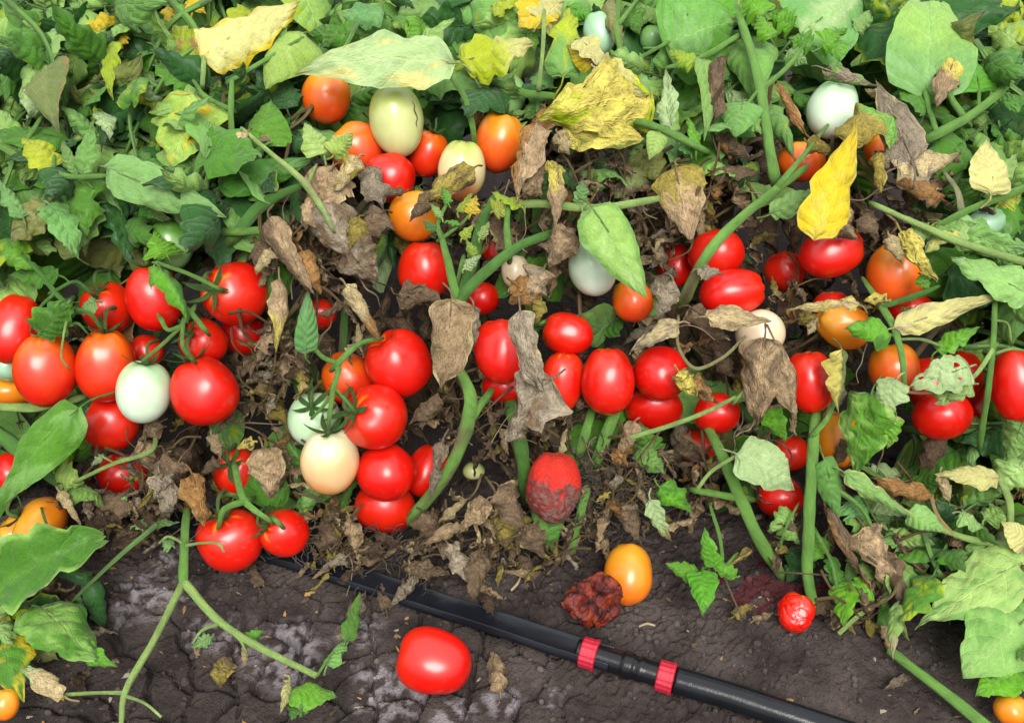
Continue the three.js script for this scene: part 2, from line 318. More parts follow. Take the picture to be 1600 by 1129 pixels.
function tomatoGeo(W, L, type, seed, opt = {}) {
  const R = rng(seed * 101 + 5), nT = opt.wrinkle ? 110 : 56, nP = opt.wrinkle ? 80 : 40, pos = [], uv = [], col = [], idx = [], S = SKIN[type], sp = R() * 40, warm = Math.pow(R(), 2.2) * 0.55;
  const pw = opt.pw ?? 0.86, dim = opt.dim ?? 0.10, ribs = opt.ribs ?? 3 + Math.floor(R() * 3), ribA = opt.ribA ?? 0.012 + 0.035 * R() * R(), shoulder = R() * 0.5, rp = R() * 6, tip = opt.tip ?? (0.02 + 0.03 * R()), bulge = opt.bulge ?? (R() - 0.5) * 0.16;
  for (let i = 0; i <= nP; i++) {
    const ph = Math.PI * i / nP, cy = Math.cos(ph), r0 = Math.pow(Math.sin(ph) + 1e-6, pw);
    for (let j = 0; j <= nT; j++) {
      const th = (j % nT) / nT * 6.28319, ct = Math.cos(th), st = Math.sin(th);
      let rr = W * r0 * (1 + bulge * cy) * (1 + ribA * Math.cos(ribs * th + rp) * (0.35 + 0.65 * sm(-0.2, 0.9, cy)));
      rr *= 1 + 0.07 * N3(ct * 0.9 + sp, cy * 0.9, st * 0.9) + 0.004 * N3(ct * 2.6 + sp, cy * 2.6, st * 2.6);
      let y = L * cy;
      const q = rr / W; y -= L * dim * Math.exp(-q * q * 9) * (cy > 0 ? 1 : 0) - L * (cy > 0 ? 0.02 * Math.cos(ribs * th + rp) * sm(0.1, 0.5, q) * sm(0.3, 0.8, cy) : 0);
      if (cy < 0) y -= L * tip * Math.exp(-q * q * 14);
      let x = rr * ct, z = rr * st;
      if (opt.wrinkle) {
        const k = opt.wrinkle, f = opt.wf ?? 2.2, n1 = N3(x / W * f + sp, y / W * f * 1.3, z / W * f), n2 = N3(x / W * f * 2.1 + 9, y / W * f * 2.1 + sp, z / W * f * 2.1), big = N3(x / W * 1.0 + sp, y / W * 1.0, z / W * 1.0);
        const w = opt.low ? sm(0.35, -0.35, cy) : 1, e = 1 - w * k * (0.24 * sm(0.17, 0, Math.abs(n1)) + 0.12 * sm(0.14, 0, Math.abs(n2)) - 0.5 * big - 0.1 * n2); x *= e; y *= e; z *= e;
      }
      pos.push(x, y, z); uv.push(j / nT * 3, i / nP * 3);
      const v = 0.5 - 0.5 * cy + 0.10 * N3(ct * 1.6 + sp, cy * 1.6, st * 1.6) * 2;
      let c = v < 0.5 ? mixc(S.a, S.b, sm(0.08, 0.5, v)) : mixc(S.b, S.c, sm(0.5, 0.95, v));
      const m = 1 + 0.09 * N3(ct * 3 + sp, cy * 3, st * 3) + 0.04 * N3(ct * 22, cy * 22, st * 22 + sp);
      c = [c[0] * m, c[1] * m, c[2] * m];
      if (type === 'R' && !opt.brown) c = mixc(c, SKIN.O.b, warm * sm(-0.3, 0.35, N3(ct * 1.1 + sp, cy * 1.1 + 7, st * 1.1) + 0.15));
      // yellow-orange shoulders round the stem end, pale specks, and splashed soil
      if ('RO'.includes(type)) c = mixc(c, SKIN.A.b, 0.75 * sm(0.84, 1.02, cy + 0.22 * N3(ct * 3 + sp, 2, st * 3) * 2 - 0.25 + 0.3 * shoulder));
      if (type === 'R' && !opt.brown) { c = mixc(c, [0.10, 0.07, 0.05], 0.35 * sm(0.42, 0.6, N3(ct * 13, cy * 13 + sp, st * 13) - 0.08 + 0.4 * N3(ct * 1.5, cy * 1.5 + sp, st * 1.5))); }
      if (opt.rot) { // mould and brown rot with its own outline
        const e = fbm(ct * 1.8 + sp, cy * 1.8, st * 1.8, 4), g = sm(-0.04, 0.12, e * 0.9 - cy * 0.7 + 0.26), h = fbm(ct * 7, cy * 7 + sp, st * 7, 3);
        c = mixc(c, mixc(hex('#6e2a20', F), hex('#635a52', F), sm(-0.10, 0.12, h + 0.35 * e + 0.12 * ct)), g * 0.9);
      }
      if (opt.brown) { const h = fbm(ct * 2.6 + sp, cy * 2.6, st * 2.6, 4); c = mixc(mixc(hex('#8e3412', F), hex('#651510', F), sm(-0.2, 0.05, h)), hex('#2e0c0a', F), sm(0.05, 0.3, h)); }
      col.push(...c);
    }
    if (i) for (let j = 0; j < nT; j++) { const b = i * (nT + 1) + j, a = b - nT - 1; idx.push(a, a + 1, b, a + 1, b + 1, b); }
  }
  const g = finish(pos, uv, col, idx), n = g.attributes.normal; // close the seam of the normals
  for (let i = 0; i <= nP; i++) { const a = i * (nT + 1), b = a + nT; const v = V(n.getX(a) + n.getX(b), n.getY(a) + n.getY(b), n.getZ(a) + n.getZ(b)).normalize(); n.setXYZ(a, v.x, v.y, v.z); n.setXYZ(b, v.x, v.y, v.z); }
  for (const i of [0, nP]) for (let j = 0; j <= nT; j++) n.setXYZ(i * (nT + 1) + j, 0, i ? -1 : 1, 0);
  return g;
}
function calyxGeo(W, L, seed, big = 1) {
  const R = rng(seed * 31 + 7), parts = [], n = 5 + (R() < 0.4 ? 1 : 0);
  for (let k = 0; k < n; k++) {
    const th = k / n * 6.283 + R() * 0.5, len = W * (0.62 + 0.4 * R()) * big, pos = [], uv = [], col = [], idx = [], lift = 0.12 + 0.75 * R(), w0 = W * 0.1, bendS = (R() - 0.5) * 0.7;
    for (let i = 0; i <= 8; i++) {
      const t = i / 8, rad = W * 0.07 + len * t * (1 - 0.22 * lift * t), h = L * 0.90 + W * 0.05 + len * (lift * t * t * 0.9 - 0.14 * (1 - lift) * t * t) + len * 0.1 * t, w = w0 * (Math.sin(Math.PI * (0.2 + 0.8 * t)) + 0.05), tw = th + bendS * t * t;
      for (const s of [-1, 0, 1]) { const x = Math.cos(tw) * rad - Math.sin(tw) * w * s, z = Math.sin(tw) * rad + Math.cos(tw) * w * s; pos.push(x, h - (s ? 0 : W * 0.03), z); uv.push(s * 0.3 + 0.5, t); const m = 0.85 + 0.3 * R(); const c = mixc(CALYX, STEMC, 0.2 + 0.5 * t * R()); col.push(c[0] * m, c[1] * m, c[2] * m); }
      if (i) for (let j = 0; j < 2; j++) { const b = i * 3 + j, a = b - 3; idx.push(a, b, a + 1, a + 1, b, b + 1); }
    }
    parts.push(finish(pos, uv, col, idx));
  }
  parts.push(tube([V(0, L * 0.86, 0), V(0, L * 0.93 + W * 0.06, 0)], [W * 0.15, W * 0.09], { sides: 10, per: 3, color: CALYX }));
  return mergeGeometries(parts);
}
// [x, y, half width, half length, turn of the stem end from straight up, its lean to the viewer, skin, depth, calyx, label, options]
const FRUIT = [
  [22, 512, 40, 56, 12, -10, 'R', 0.01, 0, 'lobed red tomato left of the orange-red pair, above a pale green one'],
  [70, 578, 46, 57, 0, 8, 'O', 0.02, 0, 'orange-red plum tomato with a dangling curled stalk end on its skin'],
  [168, 482, 39, 40, -10, 40, 'R', -0.03, 2, 'red tomato behind the taller orange-red one, under grey-green stalks'],
  [165, 570, 46, 58, 5, 14, 'O', 0.012, 2, 'orange-red plum tomato touching the white-green one'],
  [240, 464, 42, 52, -8, 12, 'R', -0.005, 2, 'red tomato with a drooping folded leaf hanging over its right side'],
  [366, 458, 49, 50, -78, 62, 'R', 0.0, 3, 'round red tomato whose green calyx and stalk face outward'],
  [318, 535, 38, 36, -55, 55, 'R', 0.002, 3, 'small red tomato with its calyx in front, above the big plain red one'],
  [224, 612, 42, 49, 10, 14, 'W', 0.03, 2, 'white-green tomato hanging between orange-red and red fruit'],
  [319, 610, 50, 54, -20, 8, 'R', 0.02, 2, 'large red plum tomato right beside the white-green fruit of its truss'],
  [171, 660, 46, 37, 20, -70, 'R', -0.012, 0, 'red tomato showing its blossom end below the orange-red one'],
  [380, 520, 32, 34, 0, -10, 'R', -0.06, 0, 'dark red tomato in the gap behind the small red one with its calyx in front', { hid: 1 }],
  [228, 548, 26, 26, 0, -10, 'R', -0.05, 0, 'red tomato glimpsed between the orange-red and white-green fruit', { hid: 1 }],
  [14, 566, 30, 28, 0, 0, 'L', -0.03, 0, 'pale green tomato tucked under the lobed red one'],
  [18, 738, 32, 32, 0, -20, 'R', -0.01, 0, 'red tomato partly covered by the long green leaf above dark soil'],
  [62, 822, 48, 36, -60, 20, 'A', 0.0, 2, 'orange tomato behind dark sepals and a thin stalk'],
  [24, 832, 30, 26, -40, 20, 'A', -0.02, 0, 'yellow-orange tomato squeezed beside a bigger orange one'],
  [372, 738, 38, 45, -5, 65, 'R', -0.012, 3, 'red tomato behind a heavy green calyx beside a tan withered leaf'],
  [192, 742, 38, 34, 0, -20, 'R', -0.07, 0, 'shaded red tomato under the pale curved stalk below the cluster', { hid: 1 }],
  [360, 845, 49, 48, -12, 26, 'R', 0.02, 2, 'two-lobed red tomato hanging low on the forked green truss', { ribs: 2, ribA: 0.09 }],
  [444, 832, 37, 39, -60, 40, 'R', 0.02, 3, 'small round red tomato touching the black hose'],
  [545, 592, 40, 46, -40, 30, 'O', -0.03, 0, 'orange-red tomato behind the green fork of the truss stalk'],
  [622, 567, 53, 54, -32, 20, 'R', 0.006, 0, 'heart-shaped red tomato leaning against a boat-shaped dry leaf', { dim: 0.3, pw: 0.8 }],
  [588, 652, 50, 47, -68, 42, 'R', 0.028, 3, 'round red tomato with spiky calyx on its orange side, stacked on two others'],
  [490, 656, 42, 42, 10, 55, 'W', 0.002, 3, 'whitish green tomato half behind the peach one, wearing a dark star calyx'],
  [515, 719, 45, 55, 4, 28, 'P', 0.035, 3, 'peach-coloured tomato with green calyx, paler at the top'],
  [604, 738, 46, 44, 0, -30, 'R', 0.02, 0, 'red tomato in the middle of a stack of three red ones'],
  [601, 793, 48, 38, 0, -35, 'R', 0.004, 0, 'lowest red tomato of the stack, just above the black hose'],
  [668, 735, 34, 42, 20, -10, 'R', -0.03, 0, 'red tomato between the stack and the thick green stem, behind a grey dry leaf'],
  [664, 422, 41, 46, 0, 10, 'R', -0.012, 0, 'red tomato crossed by a thin tan stalk, left of the forked stem'],
  [785, 548, 43, 51, -4, -8, 'R', 0.01, 0, 'red tomato half under a torn grey withered leaf'],
  [790, 600, 36, 30, 0, -8, 'R', -0.02, 0, 'red tomato peeping out below the torn grey leaf'],
  [887, 521, 34, 40, -72, -10, 'R', -0.005, 0, 'red tomato lying sideways above two upright red ones'],
  [879, 596, 34, 48, 4, 8, 'R', 0.012, 0, 'narrow upright red tomato between a grey dry leaf and a bigger red one'],
  [950, 594, 42, 53, 0, 6, 'R', 0.018, 0, 'big upright red plum tomato above two short green stems'],
  [1032, 584, 43, 43, 30, -72, 'R', 0.006, 0, 'red tomato with its round blossom end turned outward beside yellow dry scraps'],
  [1022, 638, 45, 32, 0, -30, 'R', -0.018, 0, 'dull red tomato squeezed under the one with its blossom end outward'],
  [1120, 645, 36, 30, 0, -30, 'R', 0.0, 0, 'red tomato behind a thin pale broken stalk'],
  [1092, 698, 32, 30, 0, 0, 'R', -0.05, 0, 'dark red tomato behind the top of the slanting thick green stem', { hid: 1 }],
  [927, 415, 38, 47, -8, 10, 'W', 0.0, 0, 'white-green tomato behind the pointed green hanging leaf'],
  [988, 468, 31, 35, -20, -15, 'Q', -0.015, 0, 'small orange-red tomato under the tip of the hanging green leaf'],
  [1145, 457, 38, 51, 80, 0, 'R', 0.004, 0, 'red tomato lying sideways above a straw-coloured strip of dry leaf'],
  [1120, 398, 44, 36, 0, -20, 'R', -0.02, 0, 'red tomato behind the slanting green stem'],
  [1056, 414, 30, 34, 0, -20, 'R', -0.06, 0, 'dark red tomato among dry stalks beside the long slanting stem', { hid: 1 }],
  [1226, 424, 32, 30, 0, -20, 'R', -0.06, 0, 'shaded red tomato between the sideways red one and the yellow leaf', { hid: 1 }],
  [1300, 394, 38, 50, 75, 0, 'R', 0.0, 0, 'red tomato right below the bright yellow leaf'],
  [1400, 428, 44, 51, 6, 10, 'Q', 0.0, 0, 'large orange tomato under a shrivelled yellow leaf'],
  [1420, 485, 38, 26, 0, -10, 'R', -0.04, 0, 'red tomato underneath the large orange one'],
  [1318, 508, 34, 44, -65, 4, 'A', -0.004, 0, 'amber tomato behind a small round green leaf'],
  [1300, 480, 30, 26, 0, 0, 'R', -0.045, 0, 'red tomato behind the straw-coloured arched leaf above the amber one', { hid: 1 }],
  [1188, 522, 38, 36, 0, -30, 'C', 0.006, 0, 'cream-white tomato capped by a straw-coloured dry leaf'],
  [1265, 596, 38, 49, -8, 6, 'R', 0.006, 0, 'single red plum tomato right of the hanging brown leaves'],
  [1398, 576, 38, 40, -10, -10, 'Q', -0.01, 0, 'orange tomato with a red blush behind a thin green stalk'],
  [1450, 600, 34, 44, 0, -10, 'R', -0.025, 0, 'red tomato behind the pale green shoot next to the blushed orange one'],
  [1500, 590, 36, 44, 10, -10, 'R', -0.04, 0, 'dark red tomato behind the pale leaf with holes'],
  [1472, 648, 44, 37, 0, -30, 'R', 0.0, 0, 'red tomato hanging over a dark hollow below the pale shoot'],
  [1532, 640, 34, 36, 0, -10, 'R', -0.045, 0, 'dark red tomato behind the upright pale stalk', { hid: 1 }],
  [1588, 602, 36, 60, -4, 5, 'R', 0.02, 0, 'long red plum tomato beside the upright pale stalk'],
  [1312, 686, 34, 44, -8, 4, 'A', -0.01, 0, 'orange tomato half covered by a green leaf full of holes'],
  [1218, 775, 36, 32, 0, -20, 'R', -0.03, 0, 'red tomato between two thick green stems under a pale leaf'],
  [1236, 708, 30, 26, 0, -20, 'R', -0.045, 0, 'red tomato in the dark behind the straight thick stem, above another', { hid: 1 }],
  [865, 760, 43, 55, 4, 4, 'R', 0.03, 0, 'rotting red tomato with grey mould and a sunken scar', { rot: 0.86, mould: 1, wrinkle: 0.22, low: 1, wf: 2.6, pw: 0.8 }],
  [982, 898, 38, 48, 4, 12, 'A', 'g', 0, 'smooth orange tomato lying on the soil against a shrivelled one', { bulge: -0.06 }],
  [930, 934, 43, 44, 60, 30, 'R', 'g', 0, 'shrivelled brown rotten tomato lying on the soil', { brown: 1, wrinkle: 0.8, wf: 1.5, mould: 1, flat: 0.88 }],
  [678, 1031, 50, 57, -78, -6, 'R', 'g', 0, 'squarish red tomato lying alone on cracked soil in front of the hose', { pw: 0.66, dim: 0.04 }],
  [1243, 961, 29, 30, 10, 20, 'R', 'g', 0, 'small crushed red tomato on the soil at the foot of a green stem', { wrinkle: 0.22, wf: 1.3 }],
  [510, 152, 38, 40, 0, 10, 'Q', -0.01, 0, 'orange tomato under the tip of the long cream leaf'],
  [620, 188, 42, 56, -8, 10, 'Y', 0.012, 0, 'long pale yellow-green plum tomato with a stitched scar'],
  [558, 233, 44, 42, -50, 0, 'Q', -0.004, 0, 'orange-red tomato next to the long yellow-green one'],
  [610, 278, 40, 38, 0, -10, 'R', -0.012, 0, 'dark red tomato below the yellow-green and orange-red ones'],
  [668, 240, 31, 37, 20, 20, 'O', -0.022, 2, 'small orange-red tomato between the yellow-green fruit and a two-toned one'],
  [722, 265, 37, 47, 6, 14, 'H', 0.0, 0, 'two-toned tomato, green at the top and peach at the bottom'],
  [780, 222, 38, 47, 12, 14, 'Q', 0.0, 2, 'orange tomato against the tan edge of the crumpled yellow leaf'],
  [647, 338, 40, 39, 10, -10, 'A', -0.006, 0, 'yellow-orange tomato under a folded brown leaf'],
  [268, 382, 34, 39, -6, 10, 'G', -0.02, 0, 'green tomato above the red truss, among dark leaves'],
  [1302, 170, 38, 45, 15, 10, 'W', 0.0, 0, 'white tomato beside a rounded olive dry leaf'],
  [1252, 252, 36, 31, 0, 0, 'Q', -0.02, 0, 'dull orange tomato behind the crossing green stalks'],
  [1436, 208, 22, 24, 0, 0, 'Q', -0.03, 0, 'orange tomato peeping out behind a grey withered leaf'],
  [1382, 236, 30, 28, 0, 0, 'Q', -0.035, 0, 'rust-orange tomato low behind the yellow leaf and grey withered leaf'],
  [936, 52, 25, 34, -8, 0, 'L', -0.01, 0, 'smooth pale green tomato high among yellowing leaves'],
  [790, 152, 36, 30, -70, 10, 'G', -0.015, 0, 'green tomato in the shade under the yellow-green leaf'],
  [1540, 348, 22, 32, 70, 0, 'L', 0.0, 0, 'oval green tomato beside the white-yellow leaf'],
  [1019, 60, 20, 20, 0, 0, 'G', -0.015, 0, 'small bright green tomato behind the broad dark leaf'],
  [1580, 1108, 26, 24, 0, 0, 'A', 0.03, 0, 'yellow-orange tomato on the soil under broad pale leaves'],
  [8, 1100, 20, 24, 0, 0, 'A', 0.05, 0, 'yellow tomato on the soil under yellowing leaves'],
  [14, 612, 34, 24, 0, 0, 'A', -0.05, 0, 'dull orange tomato deep below the red and orange-red cluster'],
  [424, 320, 32, 28, 0, 0, 'R', -0.06, 0, 'red tomato under a grey-green leaf beside a thick curved stalk', { hid: 1 }],
  [776, 386, 22, 28, 0, 0, 'R', -0.055, 0, 'small red tomato in the fork of the thick green stem', { hid: 1 }],
  [752, 466, 28, 26, 0, 0, 'R', -0.05, 0, 'dark red tomato below the fork of the thick stem', { hid: 1 }],
  [805, 424, 22, 26, 0, 0, 'C', -0.03, 0, 'pinkish pale tomato behind crumpled tan leaves'],
  [740, 735, 17, 14, 0, 0, 'Y', -0.05, 0, 'tiny yellow-green tomato in the dark hollow behind the thick stem'],
  [500, 490, 26, 24, 0, 0, 'R', -0.06, 0, 'red tomato in the dark hollow beside a narrow upright green leaf', { hid: 1 }],
];
M.wet = M.mould.clone(); M.wet.name = 'collapsed_skin'; M.wet.roughness = 0.38;
const fruit = FRUIT.map(([px, py, w, l, ang, tilt, type, d, cal, label, opt = {}], i) => {
  const ground = d === 'g'; let p;
  if (ground) p = onGround(px, py, w * 0.00055 * (opt.flat ?? 0.9)); else p = at(px, py, d);
  const k = pxm(p), f = { px, py, W: w * k, L: l * k, type, ground, cal, label, opt, i, p };
  const a = ang * Math.PI / 180, b = tilt * Math.PI / 180;
  f.axis = V().addScaledVector(BY, Math.cos(a) * Math.cos(b)).addScaledVector(BX, Math.sin(a) * Math.cos(b)).addScaledVector(BZ, Math.sin(b)).normalize();
  if (ground) { f.axis.y *= 0.35; f.axis.normalize(); f.p.y += soilH(p.x, p.z); }
  f.r = ray(px, py); return f;
});
for (let it = 0; it < 60; it++) for (const a of fruit) for (const b of fruit) { // no fruit grows through another: the deeper one gives way
  if (a.i >= b.i || (a.ground && b.ground)) continue;
  const v = b.p.clone().sub(a.p), D = v.length(); v.normalize();
  const sup = (f) => { const c = Math.abs(v.dot(f.axis)); return 1 / Math.sqrt((c / f.L) ** 2 + (1 - c * c) / f.W ** 2); };
  const over = (sup(a) + sup(b)) * 0.965 - D; if (over <= 0) continue;
  const deep = a.p.distanceTo(CAM) > b.p.distanceTo(CAM) ? a : b, top = deep === a ? b : a;
  if (deep.ground) top.p.addScaledVector(top.r, -0.003); else deep.p.addScaledVector(deep.r, 0.003);
}
for (const f of fruit) {
  const lowest = soilH(f.p.x, f.p.z, 0) + Math.min(f.W, f.L) * 0.97; if (!f.ground && f.p.y < lowest) { const s = (lowest - f.p.y) / -f.r.y; f.p.addScaledVector(f.r, -s); }
  const o = new THREE.Group(); o.name = numbered('tomato'); scene.add(o); o.position.copy(f.p);
  tag(o, f.label, 'tomato', f.opt.hid ? 'red tomatoes hidden in the shade of the plants' : f.ground ? 'fallen tomatoes' : 'tomatoes on the plants');
  o.quaternion.setFromUnitVectors(V(0, 1, 0), f.axis);
  const skin = shade(new THREE.Mesh(tomatoGeo(f.W, f.L, f.type, f.i + 1, f.opt), f.opt.brown ? M.wet : f.opt.mould ? M.mould : M.fruit)); skin.name = 'fruit_body'; o.add(skin);
  if (f.opt.flat) skin.scale.set(1, 1, f.opt.flat);
  if (f.cal) {
    const c = shade(new THREE.Mesh(calyxGeo(f.W, f.L, f.i + 3, f.cal === 3 ? 1.05 : 0.9), M.stem)); c.name = 'calyx'; o.add(c);
    const inv = o.quaternion.clone().invert(), back = BZ.clone().multiplyScalar(-1).applyQuaternion(inv), up = V(0, 1, 0).applyQuaternion(inv), r = f.W * 0.055;
    const p0 = V(0, f.L * 0.88, 0), p1 = V(0, f.L * 0.95 + f.W * 0.35, 0), p2 = p1.clone().addScaledVector(up, f.W * 0.42).addScaledVector(back, f.W * 0.35), p3 = p2.clone().addScaledVector(up, f.W * 0.3).addScaledVector(back, f.W * 1.3);
    const st = shade(new THREE.Mesh(tube([p0, p1, p2, p3], [r * 1.3, r, r * 1.1, r * 1.3], { sides: 7, per: 5, color: STEMC, seed: f.i }), M.stem)); st.name = 'stalk'; o.add(st);
  }
  if (f.label.includes('stitched scar')) {
    const pts = []; for (let k = 0; k <= 6; k++) { const ph = 1.15 + k * 0.12, th = 0.95 + 0.05 * Math.sin(k * 2.1); const rr = f.W * Math.pow(Math.sin(ph), 0.86) * 1.0; pts.push(V(rr * Math.sin(th), f.L * Math.cos(ph), rr * Math.cos(th))); }
    const sc = shade(new THREE.Mesh(tube(pts, [0.0003, 0.0006, 0.0008, 0.0006, 0.0003], { sides: 6, per: 4, color: hex('#8b8850', 0.6), wob: 0.5 }), M.twig)); sc.name = 'scar'; o.add(sc);
  }
}

// ---------------------------------------------------------------- plants
const K = 0.66;
const TY = {
  // living leaves
  g: { c: hex('#609a38', K) }, s: { c: hex('#8cbf68', K) }, l: { c: hex('#aed978', K) }, d: { c: hex('#356a2a', K) }, b: { c: hex('#78bf2f', K) },
  y: { c: hex('#b9d24a', K) }, Y: { c: hex('#f7dc1e', K) }, p: { c: hex('#c4e0a0', K) }, c: { c: hex('#ece89c', K) }, o: { c: hex('#8f9a55', K) },
  // withered leaves
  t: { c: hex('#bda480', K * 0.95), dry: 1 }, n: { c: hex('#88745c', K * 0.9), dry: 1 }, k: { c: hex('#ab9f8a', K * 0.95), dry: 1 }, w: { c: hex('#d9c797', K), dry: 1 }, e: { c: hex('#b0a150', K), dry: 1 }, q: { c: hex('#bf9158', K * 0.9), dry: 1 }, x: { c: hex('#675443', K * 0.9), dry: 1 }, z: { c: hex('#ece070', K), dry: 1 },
};
for (const k in TY) if (!TY[k].dry) { const c = TY[k].c, l = 0.3 * c[0] + 0.6 * c[1] + 0.1 * c[2]; TY[k].c = c.map((v) => Math.max(0.006, l + (v - l) * 1.12)); }
const C2 = Object.fromEntries(Object.entries(TY).map(([k, v]) => [k, v.c]));
const PLANTS = [
  ['tomato plant with long grey-green leaves above the orange-red truss with one white-green fruit', -0.36, 0.02],
  ['tomato plant with a mass of crumpled tan leaves above the peach-coloured fruit', -0.16, 0.0],
  ['tomato plant with a thick forked green stem and boat-shaped dry leaf between red fruit', -0.04, 0.0],
  ['tomato plant with a pointed green leaf hanging over a white-green fruit', 0.10, -0.01],
  ['tomato plant carrying one bright yellow folded leaf above red and orange fruit', 0.25, 0.0],
  ['tomato plant with broad pale green leaves drooping over dark soil beside a long red fruit', 0.43, 0.02],
  ['bushy tomato plant with yellow-blotched green leaves behind the green fruit', -0.36, -0.3],
  ['tomato plant with one long cream leaf arching over a yellow-green fruit', -0.1, -0.3],
  ['tomato plant with a crumpled yellow leaf and yellow shoots beside a smooth pale green fruit', 0.1, -0.3],
  ['tomato plant with broad pointed grey-green leaves behind the white fruit and olive dry leaf', 0.36, -0.3],
].map(([label, x, z]) => {
  const o = new THREE.Group(); o.name = numbered('tomato_plant'); scene.add(o); o.position.set(x, 0, z);
  return tag(o, label, 'plant', 'tomato plants of the row');
});
const plantOf = (px, py) => (py < 165 ? (px < 430 ? 6 : px < 835 ? 7 : px < 1150 ? 8 : 9) : px < 350 ? 0 : px < 620 ? 1 : px < 860 ? 2 : px < 1080 ? 3 : px < 1440 ? 4 : 5);
function part(plant, name, geo, mat, at0, quat, scale) {
  const m = shade(new THREE.Mesh(geo, mat)); m.name = name; if (at0) m.position.copy(at0); m.position.sub(PLANTS[plant].position);
  if (quat) m.quaternion.copy(quat); if (scale) m.scale.copy(scale); PLANTS[plant].add(m); return m;
}
function leafFrame(A, B, turn = 0) {
  const y = B.clone().sub(A).normalize(), n0 = CAM.clone().sub(A).normalize().addScaledVector(V(0, 1, 0), 0.45).normalize();
  const z = n0.addScaledVector(y, -n0.dot(y)).normalize().applyAxisAngle(y, turn), x = V().crossVectors(y, z);
  return new THREE.Quaternion().setFromRotationMatrix(new THREE.Matrix4().makeBasis(x, y, z));
}
let leafSeed = 0;
// a leaf from its base (ax, ay) to its tip (bx, by) and its width, given on the picture of the row's face, d metres out of it
function leaf(ax, ay, bx, by, wpx, ty, d = 0, o = {}) {
  const s = ++leafSeed, R = rng(s * 733), T = TY[ty], dry = T.dry, A = at(ax, ay, d), B = at(bx, by, d + (o.db ?? 0)), L = A.distanceTo(B), W = wpx / 2 * pxm(A) * (dry ? 1.15 : 1.12);
  const def = dry ? { roll: 1.1 + R() * 1.0, fold: 0.05, rip: 0.28, lobe: 0.05, lobeN: 5, crump: 0.15, rag: 0.2, nu: 30, nv: 16, arch: 0.04 + R() * 0.1, bend: (R() - 0.5) * 0.3, twist: (R() - 0.5) * 1.1, petW: 0.025, ...(o.c2 ? {} : R() < 0.55 ? { c2: 'w', mode: 'edge', amt: 0.22 } : { c2: 'n', mode: 'patch', amt: 0.4 }) }
    : { roll: 0.5 + R() * 0.9, fold: (R() - 0.25) * 0.35, rip: 0.10 + R() * 0.12, lobe: 0.2, lobeN: 3 + Math.floor(R() * 2), crump: 0.09, rag: 0.12, nu: 26, nv: 14, arch: 0.05 + R() * 0.08, bend: (R() - 0.5) * 0.3, twist: (R() - 0.5) * 0.9 };
  if (!dry && o.lobe < 0.06) { def.rag = 0.03; def.rip = 0.07; def.crump = 0.05; }
  const spec = { L, W, seed: s, c1: T.c, dry, ...def, ...o }; if (typeof spec.c2 === 'string') spec.c2 = C2[spec.c2];
  const k = 0.86 + R() * 0.28, hs = dry || 'pcY'.includes(ty) ? [1, 1, 1] : [0.84 + R() * 0.34, 1, 0.75 + R() * 0.6]; spec.c1 = T.c.map((v, i) => v * k * hs[i]);
  return part(o.plant ?? plantOf((ax + bx) / 2, (ay + by) / 2), dry ? 'withered_leaf' : 'leaf', leafGeo(spec), dry ? M.dry : M.leaf, A, leafFrame(A, B, (o.turn ?? (R() - 0.5) * 76) * Math.PI / 180));
}
const ED = (c2, amt = 0.5) => ({ c2, mode: 'edge', amt }), PA = (c2, amt = 0.5) => ({ c2, mode: 'patch', amt }), TI = (c2, amt = 0.4) => ({ c2, mode: 'tip', amt }), MI = (c2, amt = 0.5) => ({ c2, mode: 'mid', amt }), HA = (c2, amt = 0.5) => ({ c2, mode: 'half', amt }), BA = (c2, amt = 0.4) => ({ c2, mode: 'base', amt });
